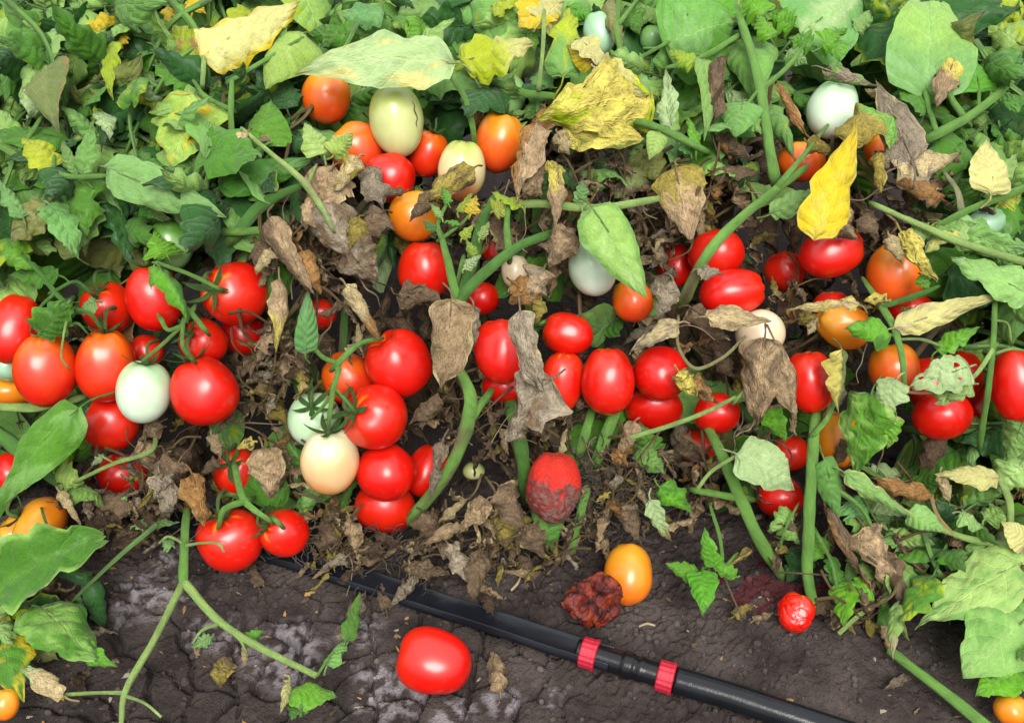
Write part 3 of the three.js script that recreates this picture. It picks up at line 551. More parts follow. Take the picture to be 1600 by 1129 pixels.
const LEAVES = [
  // upper left
  [312, 92, 470, 2, 92, 'c', 0.05, { c2: 'Y', mode: 'edge', amt: 0.36, turn: -10, roll: 0.9, lobe: 0.15 }], [318, 96, 268, 40, 56, 'y', 0.045, PA('q', 0.25)],
  [302, 146, 266, 258, 104, 'l', 0.05, { ...PA('Y', 0.2), roll: 0.7, turn: 10 }], [165, 262, 352, 340, 66, 's', 0.06, { turn: 12, fold: 0.2, lobe: 0.06, roll: 0.5 }],
  [342, 292, 492, 246, 58, 'g', 0.03, { turn: -8, lobe: 0.05, roll: 0.8 }], [122, 272, 138, 374, 82, 'g', 0.03, { lobe: 0.22 }],
  [66, 96, 114, 22, 46, 'l', 0.05, { fold: 0.3 }], [72, 92, 92, 206, 76, 'o', 0.04, { ...ED('q', 0.16), lobe: 0.05, turn: 20, fold: 0.3 }], [62, 92, 30, 162, 58, 'l', 0.05, { turn: 20 }],
  [86, 262, 34, 214, 54, 'y', 0.055, { lobe: 0.2, turn: 18 }], [130, 272, 146, 188, 44, 's', 0.055, {}], [118, 275, 100, 220, 30, 's', 0.045], [26, 232, -8, 165, 46, 'l', 0.04], [36, 340, -4, 276, 36, 's', 0.05, { turn: 20 }],
  [72, 318, 14, 378, 56, 'o', 0.045, { roll: 0.9 }], [76, 318, 122, 404, 52, 's', 0.05, { fold: 0.25, turn: -25 }], [168, 298, 204, 410, 66, 'd', 0.0], [334, 300, 345, 405, 96, 'd', -0.005, PA('o', 0.2)],
  [272, 36, 196, 92, 84, 'd', 0.0], [186, 36, 114, 58, 46, 'l', 0.02, HA('Y')], [302, 142, 236, 104, 56, 'g', 0.03], [216, 138, 258, 184, 46, 'y', 0.02, PA('Y', 0.3)],
  [176, 66, 176, 156, 32, 'y', 0.04, { turn: 25 }], [242, 128, 184, 124, 32, 's', 0.02], [404, 232, 424, 156, 92, 'g', 0.02, { lobe: 0.02 }], [402, 230, 470, 196, 60, 'd', 0.0], [474, 52, 416, 138, 96, 'l', 0.03, { lobe: 0.04 }],
  [280, 302, 312, 272, 24, 'y', 0.04], [150, 320, 118, 392, 40, 's', 0.02], [225, 310, 255, 345, 40, 'g', 0.02], [120, 400, 78, 330, 40, 'o', 0.0], [34, 60, 20, 0, 44, 'g', 0.02], [45, 40, 68, 100, 40, 's', 0.0],
  [222, 6, 180, 24, 34, 'Y', 0.04, { lobe: 0.3 }], [262, 10, 262, 36, 26, 'Y', 0.04, { lobe: 0.3 }], [196, 52, 178, 82, 20, 'Y', 0.03, { lobe: 0.35 }], [20, 10, 0, 60, 40, 'y', 0.03], [110, 14, 150, 0, 60, 's', 0.0], [300, 20, 318, -20, 34, 'Y', 0.03], [160, 175, 172, 218, 34, 'p', 0.03], [60, 220, 40, 290, 40, 'd', 0.0],
  [0, 395, 62, 420, 34, 'b', 0.03], [210, 175, 196, 128, 50, 's', 0.0], [330, 205, 318, 240, 36, 'g', 0.02], [250, 65, 212, 108, 44, 's', 0.0], [185, 95, 205, 150, 40, 'o', 0.01], [430, 18, 446, 84, 40, 's', 0.02, {}], [392, 16, 350, 70, 50, 'y', 0.02],
  // upper middle
  [708, 98, 459, 114, 86, 'p', 0.075, { c2: 'c', mode: 'patch', amt: 0.3, turn: 8, arch: 0.10, roll: 0.35, lobe: 0.1, lobeN: 3, fold: 0.05 }], [722, 96, 834, 70, 84, 'y', 0.06, { ...TI('c', 0.45), turn: -15, arch: 0.05 }], [742, 100, 772, 62, 44, 'l', 0.04],
  [506, 242, 476, 192, 54, 'l', 0.055, { turn: 30, lobe: 0.1 }], [520, 244, 550, 208, 40, 'l', 0.05, { ...ED('c', 0.3) }], [424, 205, 470, 240, 60, 'd', -0.01], [560, 55, 480, 52, 58, 'g', -0.01], [600, 20, 520, 22, 52, 's', 0.0], [690, 10, 620, 24, 60, 's', -0.01], [725, 40, 640, 44, 64, 'd', -0.01, { roll: 0.2 }], [660, 30, 640, 70, 40, 'b', 0.0], [770, 15, 700, 20, 66, 's', -0.02], [480, 90, 440, 60, 50, 'b', -0.01], [540, 36, 500, 75, 40, 'g', -0.01],
  [580, 72, 640, 62, 30, 'd', 0.0, ED('c', 0.2)], [760, 130, 690, 160, 46, 'd', -0.02, PA('Y', 0.2)], [448, 170, 440, 120, 50, 'd', 0.0], [800, 175, 770, 130, 30, 'g', -0.02],
  // yellow top of the middle right plant
  [852, 2, 812, 44, 66, 'Y', 0.05, { lobe: 0.12 }], [790, -6, 772, 24, 46, 'y', 0.03], [846, 34, 880, -8, 60, 'c', 0.05], [880, 118, 888, 12, 64, 'y', 0.03, { ...BA('s', 0.45), turn: 10 }], [905, 60, 945, 112, 40, 'c', 0.055, { fold: 0.3 }], [925, 104, 886, 70, 34, 'Y', 0.045, { roll: 1.1, lobe: 0.02, c2: 'q', mode: 'half' }], [828, 40, 836, 80, 26, 'b', 0.02], [850, 110, 838, 175, 44, 's', -0.01], [860, 150, 820, 185, 44, 'g', -0.01], [890, 10, 930, 30, 30, 'b', 0.0],
  [1012, 148, 842, 186, 116, 'z', 0.07, { turn: -8, roll: 0.8, crump: 0.16, c2: 'y', mode: 'patch', amt: 0.25, rag: 0.15, lobe: 0.1 }], [880, 196, 1006, 216, 62, 'z', 0.055, { crump: 0.06, roll: 0.3, lobe: 0.06, rag: 0.1, c2: 'o', mode: 'patch', amt: 0.2 }], [930, 105, 1010, 152, 50, 'c', 0.075, { fold: 0.3, crump: 0.1 }], [870, 205, 890, 240, 40, 'w', 0.06, { dry: 1 }],
  [838, 192, 806, 318, 62, 't', 0.06, { ...HA('q', 0.4), crump: 0.14, roll: 1.0 }], [820, 300, 850, 256, 50, 't', 0.055], [872, 262, 866, 368, 38, 't', 0.055, { ...BA('z', 0.35), crump: 0.12 }], [850, 262, 884, 268, 30, 'z', 0.05],
  [1036, 70, 1150, 34, 132, 's', 0.03, { turn: 6, roll: 0.25, lobe: 0.02, c2: 'g', mode: 'half' }], [1098, 90, 1100, 220, 38, 's', 0.045, { fold: 0.35, lobe: 0.03, turn: -30 }], [1086, 98, 1044, 78, 44, 'y', 0.05, { turn: 20 }], [1048, 198, 1040, 108, 38, 'p', 0.05, { fold: 0.5, turn: -30 }], [1030, 206, 1014, 250, 34, 'l', 0.05, { lobe: 0.02 }], [1080, 240, 1058, 205, 30, 's', 0.03], [1088, 235, 1072, 180, 22, 'b', 0.04],
  [1112, 196, 1138, 88, 46, 'n', 0.04, { roll: 1.4 }], [1162, 158, 1150, 214, 62, 's', 0.05, { lobe: 0.02, turn: 10 }], [1160, 170, 1190, 210, 40, 's', 0.045], [1172, 60, 1180, 160, 84, 's', 0.01, { lobe: 0.02 }], [980, 10, 1000, 55, 50, 'g', 0.0], [950, 0, 975, 90, 34, 'o', 0.01], [1030, 0, 990, 40, 50, 's', 0.0], [1110, 0, 1160, 30, 50, 'b', 0.03], [1195, 24, 1160, -10, 50, 'b', 0.05, { lobe: 0.3 }], [1205, 60, 1180, 20, 36, 'b', 0.05],
  [924, 322, 1012, 466, 76, 's', 0.075, { c2: 'l', mode: 'mid', amt: 0.8, turn: -10, roll: 0.35, lobe: 0.04, arch: 0.06 }], [910, 330, 940, 400, 44, 'l', 0.06, { turn: 40 }], [905, 318, 912, 280, 22, 's', 0.04],
  [1056, 258, 1078, 374, 76, 't', 0.05, { ...BA('e', 0.45), crump: 0.12, roll: 0.8 }], [1092, 300, 1075, 348, 40, 'n', 0.035], [1120, 214, 1172, 250, 50, 'n', 0.02, { roll: 1.4 }], [1115, 268, 1190, 270, 34, 'n', 0.02], [1010, 260, 960, 310, 60, 'o', 0.0, PA('n', 0.4)], [960, 250, 930, 300, 50, 'd', 0.0], [1000, 235, 1032, 280, 60, 'o', 0.01],
  // upper right
  [1248, 54, 1352, -14, 128, 's', 0.03, { turn: 6, lobe: 0.04, roll: 0.3, c2: 'p', mode: 'mid', amt: 0.4 }], [1340, 50, 1368, 10, 40, 's', 0.02], [1446, 160, 1440, -8, 124, 's', 0.03, { lobe: 0.0, roll: 0.3, c2: 'l', mode: 'tip', amt: 0.6 }], [1446, 170, 1382, 150, 80, 'g', 0.0], [1440, 160, 1450, 210, 70, 'g', 0.0],
  [1284, 74, 1322, 44, 44, 'b', 0.05, { lobe: 0.35 }], [1312, 64, 1312, 98, 32, 'b', 0.05], [1270, 70, 1232, 58, 36, 'b', 0.05, { lobe: 0.35 }], [1240, 40, 1200, 20, 40, 'b', 0.05, { lobe: 0.35 }], [1230, 80, 1262, 100, 30, 's', 0.04], [1532, 144, 1510, 78, 60, 'b', 0.05, { lobe: 0.02, roll: 0.4 }],
  [1610, 76, 1545, 40, 88, 'l', 0.04, { ...PA('y', 0.3) }], [1600, 10, 1550, 20, 56, 'y', 0.05], [1525, 90, 1500, 30, 60, 'd', -0.01], [1600, 120, 1540, 90, 60, 's', 0.01], [1560, 160, 1610, 150, 50, 'g', 0.03], [1540, 175, 1500, 170, 36, 's', 0.02], [1380, 20, 1350, 60, 80, 'd', -0.03],
  [1272, 376, 1338, 186, 72, 'Y', 0.09, { c2: 'c', mode: 'edge', amt: 0.12, turn: 16, fold: -0.12, roll: 0.6, lobe: 0.1, arch: 0.05, crump: 0.08, point: 1.5, pet: 0 }],
  [1428, 254, 1372, 128, 64, 'k', 0.06, { crump: 0.08, roll: 0.7, rag: 0.15 }], [1400, 262, 1502, 238, 64, 'w', 0.055, { c2: 'k', mode: 'patch', crump: 0.12 }], [1398, 245, 1372, 262, 54, 'k', 0.05], [1284, 106, 1372, 136, 34, 'k', 0.05, { c2: 's', mode: 'patch' }], [1376, 150, 1352, 138, 26, 'w', 0.04],
  [1392, 180, 1306, 214, 92, 'e', 0.065, { point: 0.6,  crump: 0.06, roll: 1.1, c2: 's', mode: 'base', amt: 0.4, rag: 0.05, lobe: 0.05 }], [1216, 132, 1268, 220, 26, 'q', 0.05, { roll: 2.0 }], [1262, 222, 1300, 240, 34, 'e', 0.04],
  [1550, 304, 1544, 216, 78, 'c', 0.07, { lobe: 0.04, roll: 0.6, fold: 0.2 }], [1548, 292, 1590, 240, 30, 'l', 0.05], [1530, 312, 1500, 278, 56, 'g', 0.03], [1560, 320, 1598, 300, 40, 'y', 0.04, PA('q', 0.2)], [1492, 92, 1464, 166, 46, 't', 0.06, { ...BA('Y', 0.3), crump: 0.1, c2: 'z' }],
  [1472, 310, 1398, 285, 44, 'q', 0.045, { roll: 1.3 }], [1440, 270, 1450, 325, 60, 'k', 0.035], [1470, 280, 1442, 300, 40, 'n', 0.04], [1204, 334, 1284, 298, 34, 's', 0.04], [1372, 240, 1376, 300, 44, 'e', 0.055, ED('z', 0.4)], [1330, 330, 1300, 372, 90, 't', 0.06, { crump: 0.15 }], [1350, 335, 1372, 372, 44, 'n', 0.05], [1500, 340, 1446, 394, 58, 'l', 0.05, { ...PA('z', 0.3) }], [1480, 350, 1606, 392, 52, 'l', 0.04], [1552, 400, 1610, 384, 50, 's', 0.04], [1450, 350, 1420, 382, 36, 'l', 0.05],
  [1610, 462, 1488, 402, 62, 'l', 0.06, { turn: 10 }], [1600, 430, 1530, 440, 90, 'd', 0.0], [1480, 430, 1560, 470, 90, 'd', -0.01], [1462, 360, 1530, 350, 30, 's', 0.05],
  [388, 208, 342, 282, 30, 'q', 0.055, { c2: 'w', mode: 'half', roll: 1.3 }], [700, 318, 690, 290, 18, 'b', 0.06], [716, 330, 738, 300, 20, 'y', 0.06], [735, 335, 745, 305, 22, 'Y', 0.06, { lobe: 0.4 }], [690, 340, 672, 318, 14, 'l', 0.06], [722, 372, 740, 350, 20, 'y', 0.06], [740, 400, 728, 372, 18, 'y', 0.06], [725, 420, 752, 398, 20, 'p', 0.06], [700, 345, 722, 352, 16, 'b', 0.06], [680, 360, 660, 345, 14, 'g', 0.055], [750, 372, 765, 345, 14, 'l', 0.05], [770, 330, 792, 318, 30, 'y', 0.05], [815, 322, 768, 300, 26, 'y', 0.05],
  // right middle
  [1396, 512, 1564, 460, 42, 'c', 0.06, { ...PA('w', 0.3), roll: 0.9, lobe: 0.08, turn: 15 }], [1464, 548, 1532, 512, 34, 'b', 0.045], [1412, 492, 1450, 480, 34, 'g', 0.03], [1342, 476, 1230, 484, 30, 'w', 0.06, { arch: 0.16, roll: 1.4, c2: 'z', mode: 'patch' }], [1256, 485, 1272, 520, 40, 'e', 0.03], [1276, 500, 1262, 524, 24, 'w', 0.045], [1388, 470, 1350, 470, 34, 'z', 0.05],
  [1392, 522, 1320, 514, 62, 'b', 0.06, { lobe: 0.06, turn: 10, c2: 'g', mode: 'patch', amt: 0.3 }], [1316, 548, 1310, 644, 48, 'o', 0.055, { c2: 'z', mode: 'half', dry: 1, fold: -0.25, crump: 0.08 }], [1402, 592, 1378, 656, 50, 'p', 0.07, { lobe: 0.2 }], [1362, 612, 1338, 740, 92, 'g', 0.06, { c2: 'l', mode: 'patch', amt: 0.4, holes: 0.18, lobe: 0.12, nu: 30, nv: 18 }], [1400, 650, 1385, 700, 44, 'b', 0.05, ED('c', 0.4)],
  [1516, 572, 1420, 606, 56, 'p', 0.065, { lobe: 0.15, holes: 0.12, nu: 30, nv: 16 }], [1480, 606, 1478, 630, 56, 'l', 0.06], [1520, 600, 1460, 632, 40, 'l', 0.06], [1408, 362, 1466, 440, 40, 'z', 0.06, { roll: 1.5, crump: 0.2 }], [1390, 368, 1410, 412, 34, 'w', 0.055], [1440, 430, 1452, 452, 26, 'b', 0.05],
  [1150, 708, 1242, 764, 74, 'p', 0.065, { lobe: 0.06, roll: 0.35, turn: -10 }], [1288, 716, 1312, 812, 50, 's', 0.05, { lobe: 0.04 }], [1562, 748, 1462, 742, 48, 'c', 0.065, { fold: 0.3, roll: 1.2, lobe: 0.12, turn: 15 }], [1470, 742, 1485, 785, 26, 'w', 0.06], [1318, 738, 1424, 806, 32, 'l', 0.06, { ...ED('c', 0.3), turn: 20 }], [1456, 780, 1362, 746, 50, 'q', 0.05, { crump: 0.16 }], [1420, 800, 1480, 832, 44, 'l', 0.06, { lobe: 0.03 }], [1502, 800, 1540, 826, 42, 'l', 0.06], [1540, 810, 1580, 790, 44, 'l', 0.055], [1605, 850, 1565, 815, 46, 'c', 0.075, { lobe: 0.03 }], [1600, 720, 1560, 770, 70, 'l', 0.05], [1600, 660, 1572, 720, 56, 's', 0.05], [1580, 680, 1500, 690, 60, 'd', 0.0], [1440, 730, 1490, 660, 50, 'x', 0.0, { crump: 0.05 }],
  [1194, 532, 1184, 664, 70, 't', 0.06, { ...PA('n', 0.5), crump: 0.12, roll: 0.8 }], [1214, 536, 1240, 676, 48, 't', 0.065, { crump: 0.14, roll: 0.9 }], [1104, 494, 1204, 502, 40, 'w', 0.055, { crump: 0.1, roll: 0.9, c2: 't', mode: 'patch' }], [1200, 640, 1228, 690, 36, 'b', 0.04], [1330, 690, 1300, 730, 30, 'n', 0.02],
  // right lower
  [1612, 872, 1432, 978, 94, 'l', 0.07, { c2: 's', mode: 'patch', amt: 0.3, lobe: 0.1, roll: 0.4, turn: 10 }], [1620, 950, 1505, 1056, 128, 'l', 0.07, { c2: 's', mode: 'patch', lobe: 0.05, turn: -10, roll: 0.5 }], [1600, 1050, 1525, 1090, 70, 'b', 0.05], [1596, 828, 1526, 904, 70, 'p', 0.06, { c2: 't', mode: 'patch', amt: 0.6 }], [1540, 840, 1510, 910, 50, 's', 0.05], [1328, 908, 1320, 980, 48, 'b', 0.05, { lobe: 0.2 }], [1360, 912, 1330, 940, 40, 'b', 0.055], [1402, 942, 1396, 1032, 28, 'l', 0.055, { ...TI('w', 0.3), turn: 30 }], [1396, 950, 1420, 1000, 26, 'o', 0.05],
  [1098, 890, 1100, 962, 46, 'b', 0.045, { lobe: 0.1 }], [1092, 900, 1040, 880, 34, 'b', 0.04, { lobe: 0.15 }], [1116, 886, 1102, 824, 32, 'b', 0.05], [1150, 900, 1108, 876, 24, 'b', 0.04], [1290, 792, 1366, 924, 34, 'n', 0.05, { roll: 1.8, crump: 0.2, c2: 'q' }], [1350, 820, 1390, 920, 70, 't', 0.045, { crump: 0.2, roll: 1.3, c2: 'n' }], [1430, 850, 1400, 900, 80, 'n', 0.03], [1380, 860, 1420, 960, 60, 'n', 0.04], [1330, 800, 1360, 850, 40, 's', 0.03], [1330, 780, 1350, 818, 60, 's', 0.03], [1220, 810, 1250, 850, 40, 's', 0.03], [1240, 800, 1200, 830, 40, 'l', 0.035], [1290, 840, 1262, 880, 34, 'b', 0.03], [1300, 870, 1310, 930, 30, 'g', 0.03], [1260, 860, 1230, 910, 44, 'd', 0.01], [1370, 900, 1340, 880, 30, 'l', 0.04], [1440, 930, 1420, 900, 44, 'x', 0.02], [1200, 700, 1170, 740, 34, 'l', 0.03],
  // left middle and lower
  [-8, 926, 166, 838, 104, 'g', 0.07, { point: 0.55,  c2: 'l', mode: 'edge', amt: 0.25, lobe: 0.16, roll: -0.5, turn: -6, rip: 0.14 }], [56, 946, 148, 1030, 100, 's', 0.06, { point: 0.65,  c2: 'g', mode: 'patch', lobe: 0.1 }], [120, 1010, 184, 1042, 34, 'b', 0.05], [-6, 975, 36, 1096, 80, 'g', 0.05, PA('Y', 0.4)], [98, 1086, 32, 1042, 40, 'w', 0.055, { ...TI('p', 0.4), roll: 1.3 }], [70, 1060, 100, 1095, 26, 'Y', 0.05], [122, 638, -14, 796, 82, 'g', 0.065, { c2: 's', mode: 'patch', lobe: 0.02, turn: 12, fold: 0.12 }], [92, 768, 126, 818, 28, 'w', 0.05], [20, 945, 60, 980, 40, 'y', 0.03], [-10, 920, 20, 990, 44, 'Y', 0.03, { c2: 'y', mode: 'patch' }], [60, 1000, 90, 1030, 50, 'o', 0.03], [10, 900, 40, 850, 40, 's', 0.04], [110, 760, 160, 790, 50, 's', 0.03], [86, 740, 130, 755, 46, 'l', 0.035],
  [452, 1082, 526, 1086, 50, 'b', 0.03, { lobe: 0.06 }], [452, 1060, 436, 1116, 20, 'c', 0.03], [510, 1040, 545, 996, 32, 's', 0.03], [540, 1002, 562, 924, 28, 'g', 0.035, { ...TI('b', 0.4), turn: 20 }], [386, 1000, 412, 984, 22, 'b', 0.03], [380, 1010, 384, 1042, 18, 'w', 0.03], [330, 995, 298, 1012, 20, 'l', 0.03], [470, 1098, 455, 1125, 34, 'g', 0.02], [270, 852, 252, 842, 26, 'l', 0.04],
  [478, 552, 480, 452, 34, 's', 0.05, { lobe: 0.0 }], [250, 418, 294, 506, 40, 'g', 0.065, { c2: 'b', mode: 'half', fold: -0.4, turn: -20 }], [240, 415, 236, 452, 24, 'b', 0.06], [60, 522, 116, 462, 58, 'g', 0.055, ED('b', 0.2)], [150, 470, 118, 490, 36, 's', 0.035], [262, 400, 240, 360, 56, 'b', 0.02], [150, 715, 158, 722, 24, 'p', 0.05], [210, 820, 280, 816, 26, 'l', 0.02], [175, 800, 200, 770, 26, 'l', 0.01], [90, 430, 10, 430, 40, 'g', 0.01], [160, 640, 60, 650, 40, 'd', 0.0], [460, 790, 530, 770, 30, 'g', 0.0],
  // withered masses of the centre
  [520, 260, 470, 360, 90, 't', 0.045, { crump: 0.2 }], [560, 245, 520, 300, 44, 'w', 0.055, { c2: 'e', mode: 'patch' }], [500, 310, 560, 410, 90, 'k', 0.05, { c2: 'n', mode: 'patch' }], [420, 340, 490, 460, 48, 't', 0.055, { c2: 'n', mode: 'half', roll: 1.2 }], [470, 390, 500, 460, 50, 'q', 0.05], [400, 380, 430, 420, 60, 'n', 0.04], [420, 390, 400, 430, 30, 'w', 0.05], [540, 380, 590, 440, 70, 'n', 0.045, { c2: 'k', mode: 'patch' }], [600, 330, 560, 370, 60, 'n', 0.04], [560, 340, 545, 390, 40, 'e', 0.05], [575, 260, 600, 330, 60, 'k', 0.03], [630, 300, 585, 300, 30, 'n', 0.03],
  [437, 436, 430, 548, 42, 't', 0.06, { ...TI('z', 0.4), crump: 0.1 }], [540, 446, 594, 532, 34, 'w', 0.06, { ...TI('q', 0.45), roll: 1.3 }], [400, 540, 440, 510, 40, 't', 0.03], [705, 468, 690, 608, 80, 't', 0.08, { crump: 0.07, roll: -1.0, rag: 0.1, lobe: 0.05, c2: 'w', mode: 'edge', amt: 0.3 }], [740, 480, 720, 560, 40, 'k', 0.07],
  [812, 486, 850, 612, 46, 'k', 0.08, { crump: 0.1, nu: 34, nv: 18, roll: 0.6, point: 0.6 }], [862, 592, 790, 688, 96, 'k', 0.078, { c2: 'n', mode: 'patch', amt: 0.3, rag: 0.45, crump: 0.1, nu: 34, nv: 18, roll: 0.5 }], [820, 640, 850, 680, 60, 'n', 0.06], [1062, 504, 984, 552, 34, 'w', 0.06, { roll: 1.2, c2: 'k', mode: 'patch' }], [1050, 440, 1030, 500, 44, 'k', 0.05, { roll: 1.4 }], [880, 350, 860, 420, 80, 'n', 0.045, { c2: 't', mode: 'patch' }], [850, 420, 830, 470, 70, 't', 0.04, { c2: 'k', mode: 'patch' }], [800, 440, 850, 480, 60, 'q', 0.04], [845, 470, 838, 505, 30, 'e', 0.05], [680, 300, 640, 345, 40, 'n', 0.045], [740, 262, 650, 320, 44, 'e', 0.05, { c2: 'n', mode: 'patch', roll: 1.2 }], [620, 460, 690, 470, 50, 'n', 0.02], [760, 320, 800, 400, 60, 'n', 0.0], [1090, 420, 1130, 432, 34, 'k', 0.05], [1080, 480, 1140, 530, 60, 'n', 0.03], [1120, 550, 1150, 590, 50, 'x', 0.03], [1080, 590, 1120, 630, 40, 'q', 0.04, { crump: 0.3 }], [1060, 580, 1090, 620, 34, 'z', 0.055, { crump: 0.25 }],
  [280, 720, 230, 790, 60, 'n', 0.05], [250, 740, 265, 810, 44, 'k', 0.06, { crump: 0.3 }], [300, 740, 320, 820, 56, 'q', 0.055, { roll: 1.4 }], [240, 700, 200, 720, 44, 't', 0.03], [250, 660, 215, 690, 40, 'n', 0.02], [410, 700, 425, 780, 60, 't', 0.05], [330, 680, 345, 720, 34, 't', 0.045], [395, 690, 370, 700, 26, 'z', 0.05], [340, 720, 310, 745, 30, 'n', 0.04], [690, 625, 640, 660, 44, 'n', 0.02], [690, 690, 670, 780, 30, 'k', 0.05], [150, 770, 250, 800, 60, 'n', 0.01], [160, 800, 130, 830, 44, 'x', 0.02], [180, 830, 240, 850, 60, 'x', 0.01],
  [545, 810, 556, 870, 40, 't', 0.035, { crump: 0.28, roll: 1.7 }], [540, 870, 500, 892, 26, 'k', 0.03], [520, 820, 500, 860, 50, 'x', 0.02], [560, 840, 600, 870, 60, 'x', 0.01], [660, 800, 690, 850, 60, 'n', 0.03], [720, 820, 660, 850, 30, 't', 0.045], [760, 780, 720, 830, 40, 't', 0.04, { crump: 0.3 }], [780, 760, 820, 830, 70, 'n', 0.03], [700, 850, 740, 920, 44, 'k', 0.04, { crump: 0.25 }], [750, 860, 740, 940, 50, 'n', 0.045, { crump: 0.25 }], [650, 900, 610, 950, 26, 'k', 0.03, { crump: 0.3 }], [640, 880, 700, 900, 44, 'n', 0.03, { crump: 0.3 }], [800, 790, 790, 860, 70, 'e', 0.02], [820, 820, 850, 870, 50, 'n', 0.02], [690, 810, 730, 780, 26, 'w', 0.05], [760, 930, 770, 960, 30, 'x', 0.04],
  [960, 720, 990, 690, 40, 'q', 0.03, { crump: 0.3 }], [990, 660, 970, 710, 36, 't', 0.03], [1000, 700, 1040, 740, 50, 's', 0.01], [1020, 720, 1000, 660, 50, 'g', 0.0], [1030, 760, 1080, 800, 50, 'b', 0.03, { c2: 'g', mode: 'patch' }], [1016, 780, 1050, 845, 28, 'p', 0.04, { ...TI('e', 0.3) }], [970, 790, 1000, 850, 60, 'n', 0.02], [940, 800, 900, 850, 60, 'x', 0.0], [950, 770, 930, 785, 18, 'z', 0.03], [845, 815, 870, 850, 60, 'g', 0.01], [1000, 800, 960, 760, 60, 'x', 0.0], [1060, 690, 1100, 720, 40, 'x', 0.0],
];
for (const r of LEAVES) leaf(...r);

// ---------------------------------------------------------------- green stems and stalks
const SG = hex('#7fb84c', 0.6), SL = hex('#b2d874', 0.6), SD = hex('#5c9636', 0.6), SB = hex('#8d7d58', 0.5);
let stemSeed = 0;
function stem(pts, rpx, color = SG, o = {}) { // points [x, y, d]
  rpx = Array.isArray(rpx) ? rpx.slice() : [rpx, rpx];
  if (!o.cut && o.plant !== 0 && !o.name) { // both ends run on into the plant
    const ext = (a, b, r) => { const l = Math.hypot(a[0] - b[0], a[1] - b[1]) || 1; return [a[0] + (a[0] - b[0]) / l * r * 2.2, a[1] + (a[1] - b[1]) / l * r * 2.2, (a[2] ?? 0.02) - 0.035 - r * 0.001]; };
    const n = pts.length, m = rpx.length, q = [...pts], e0 = ext(pts[0], pts[1], rpx[0]), e1 = ext(pts[n - 1], pts[n - 2], rpx[m - 1]);
    if (o.cut !== 'a' && at(...e0).y > 0.01) { q.unshift(e0); rpx.unshift(rpx[0] * 0.7); }
    if (at(...e1).y > 0.01) { q.push(e1); rpx.push(rpx[rpx.length - 1] * 0.7); }
    pts = q;
  }
  const w = pts.map(([x, y, d = 0.02]) => at(x, y, d)), k = pxm(w[0]), p0 = w[0].clone(), i = Math.floor(pts.length / 2);
  const radii = rpx.map((r) => r * k * (r < 6 ? 0.74 : 0.76));
  return part(o.plant ?? plantOf(pts[i][0], Math.max(170, pts[i][1])), o.name ?? 'stem', tube(w.map((p) => p.sub(p0)), radii, { sides: o.sides ?? 10, per: o.per ?? 7, color, color2: o.c2 ?? null, seed: ++stemSeed, wob: o.wob ?? 0.14 }), o.mat ?? M.stem, p0);
}
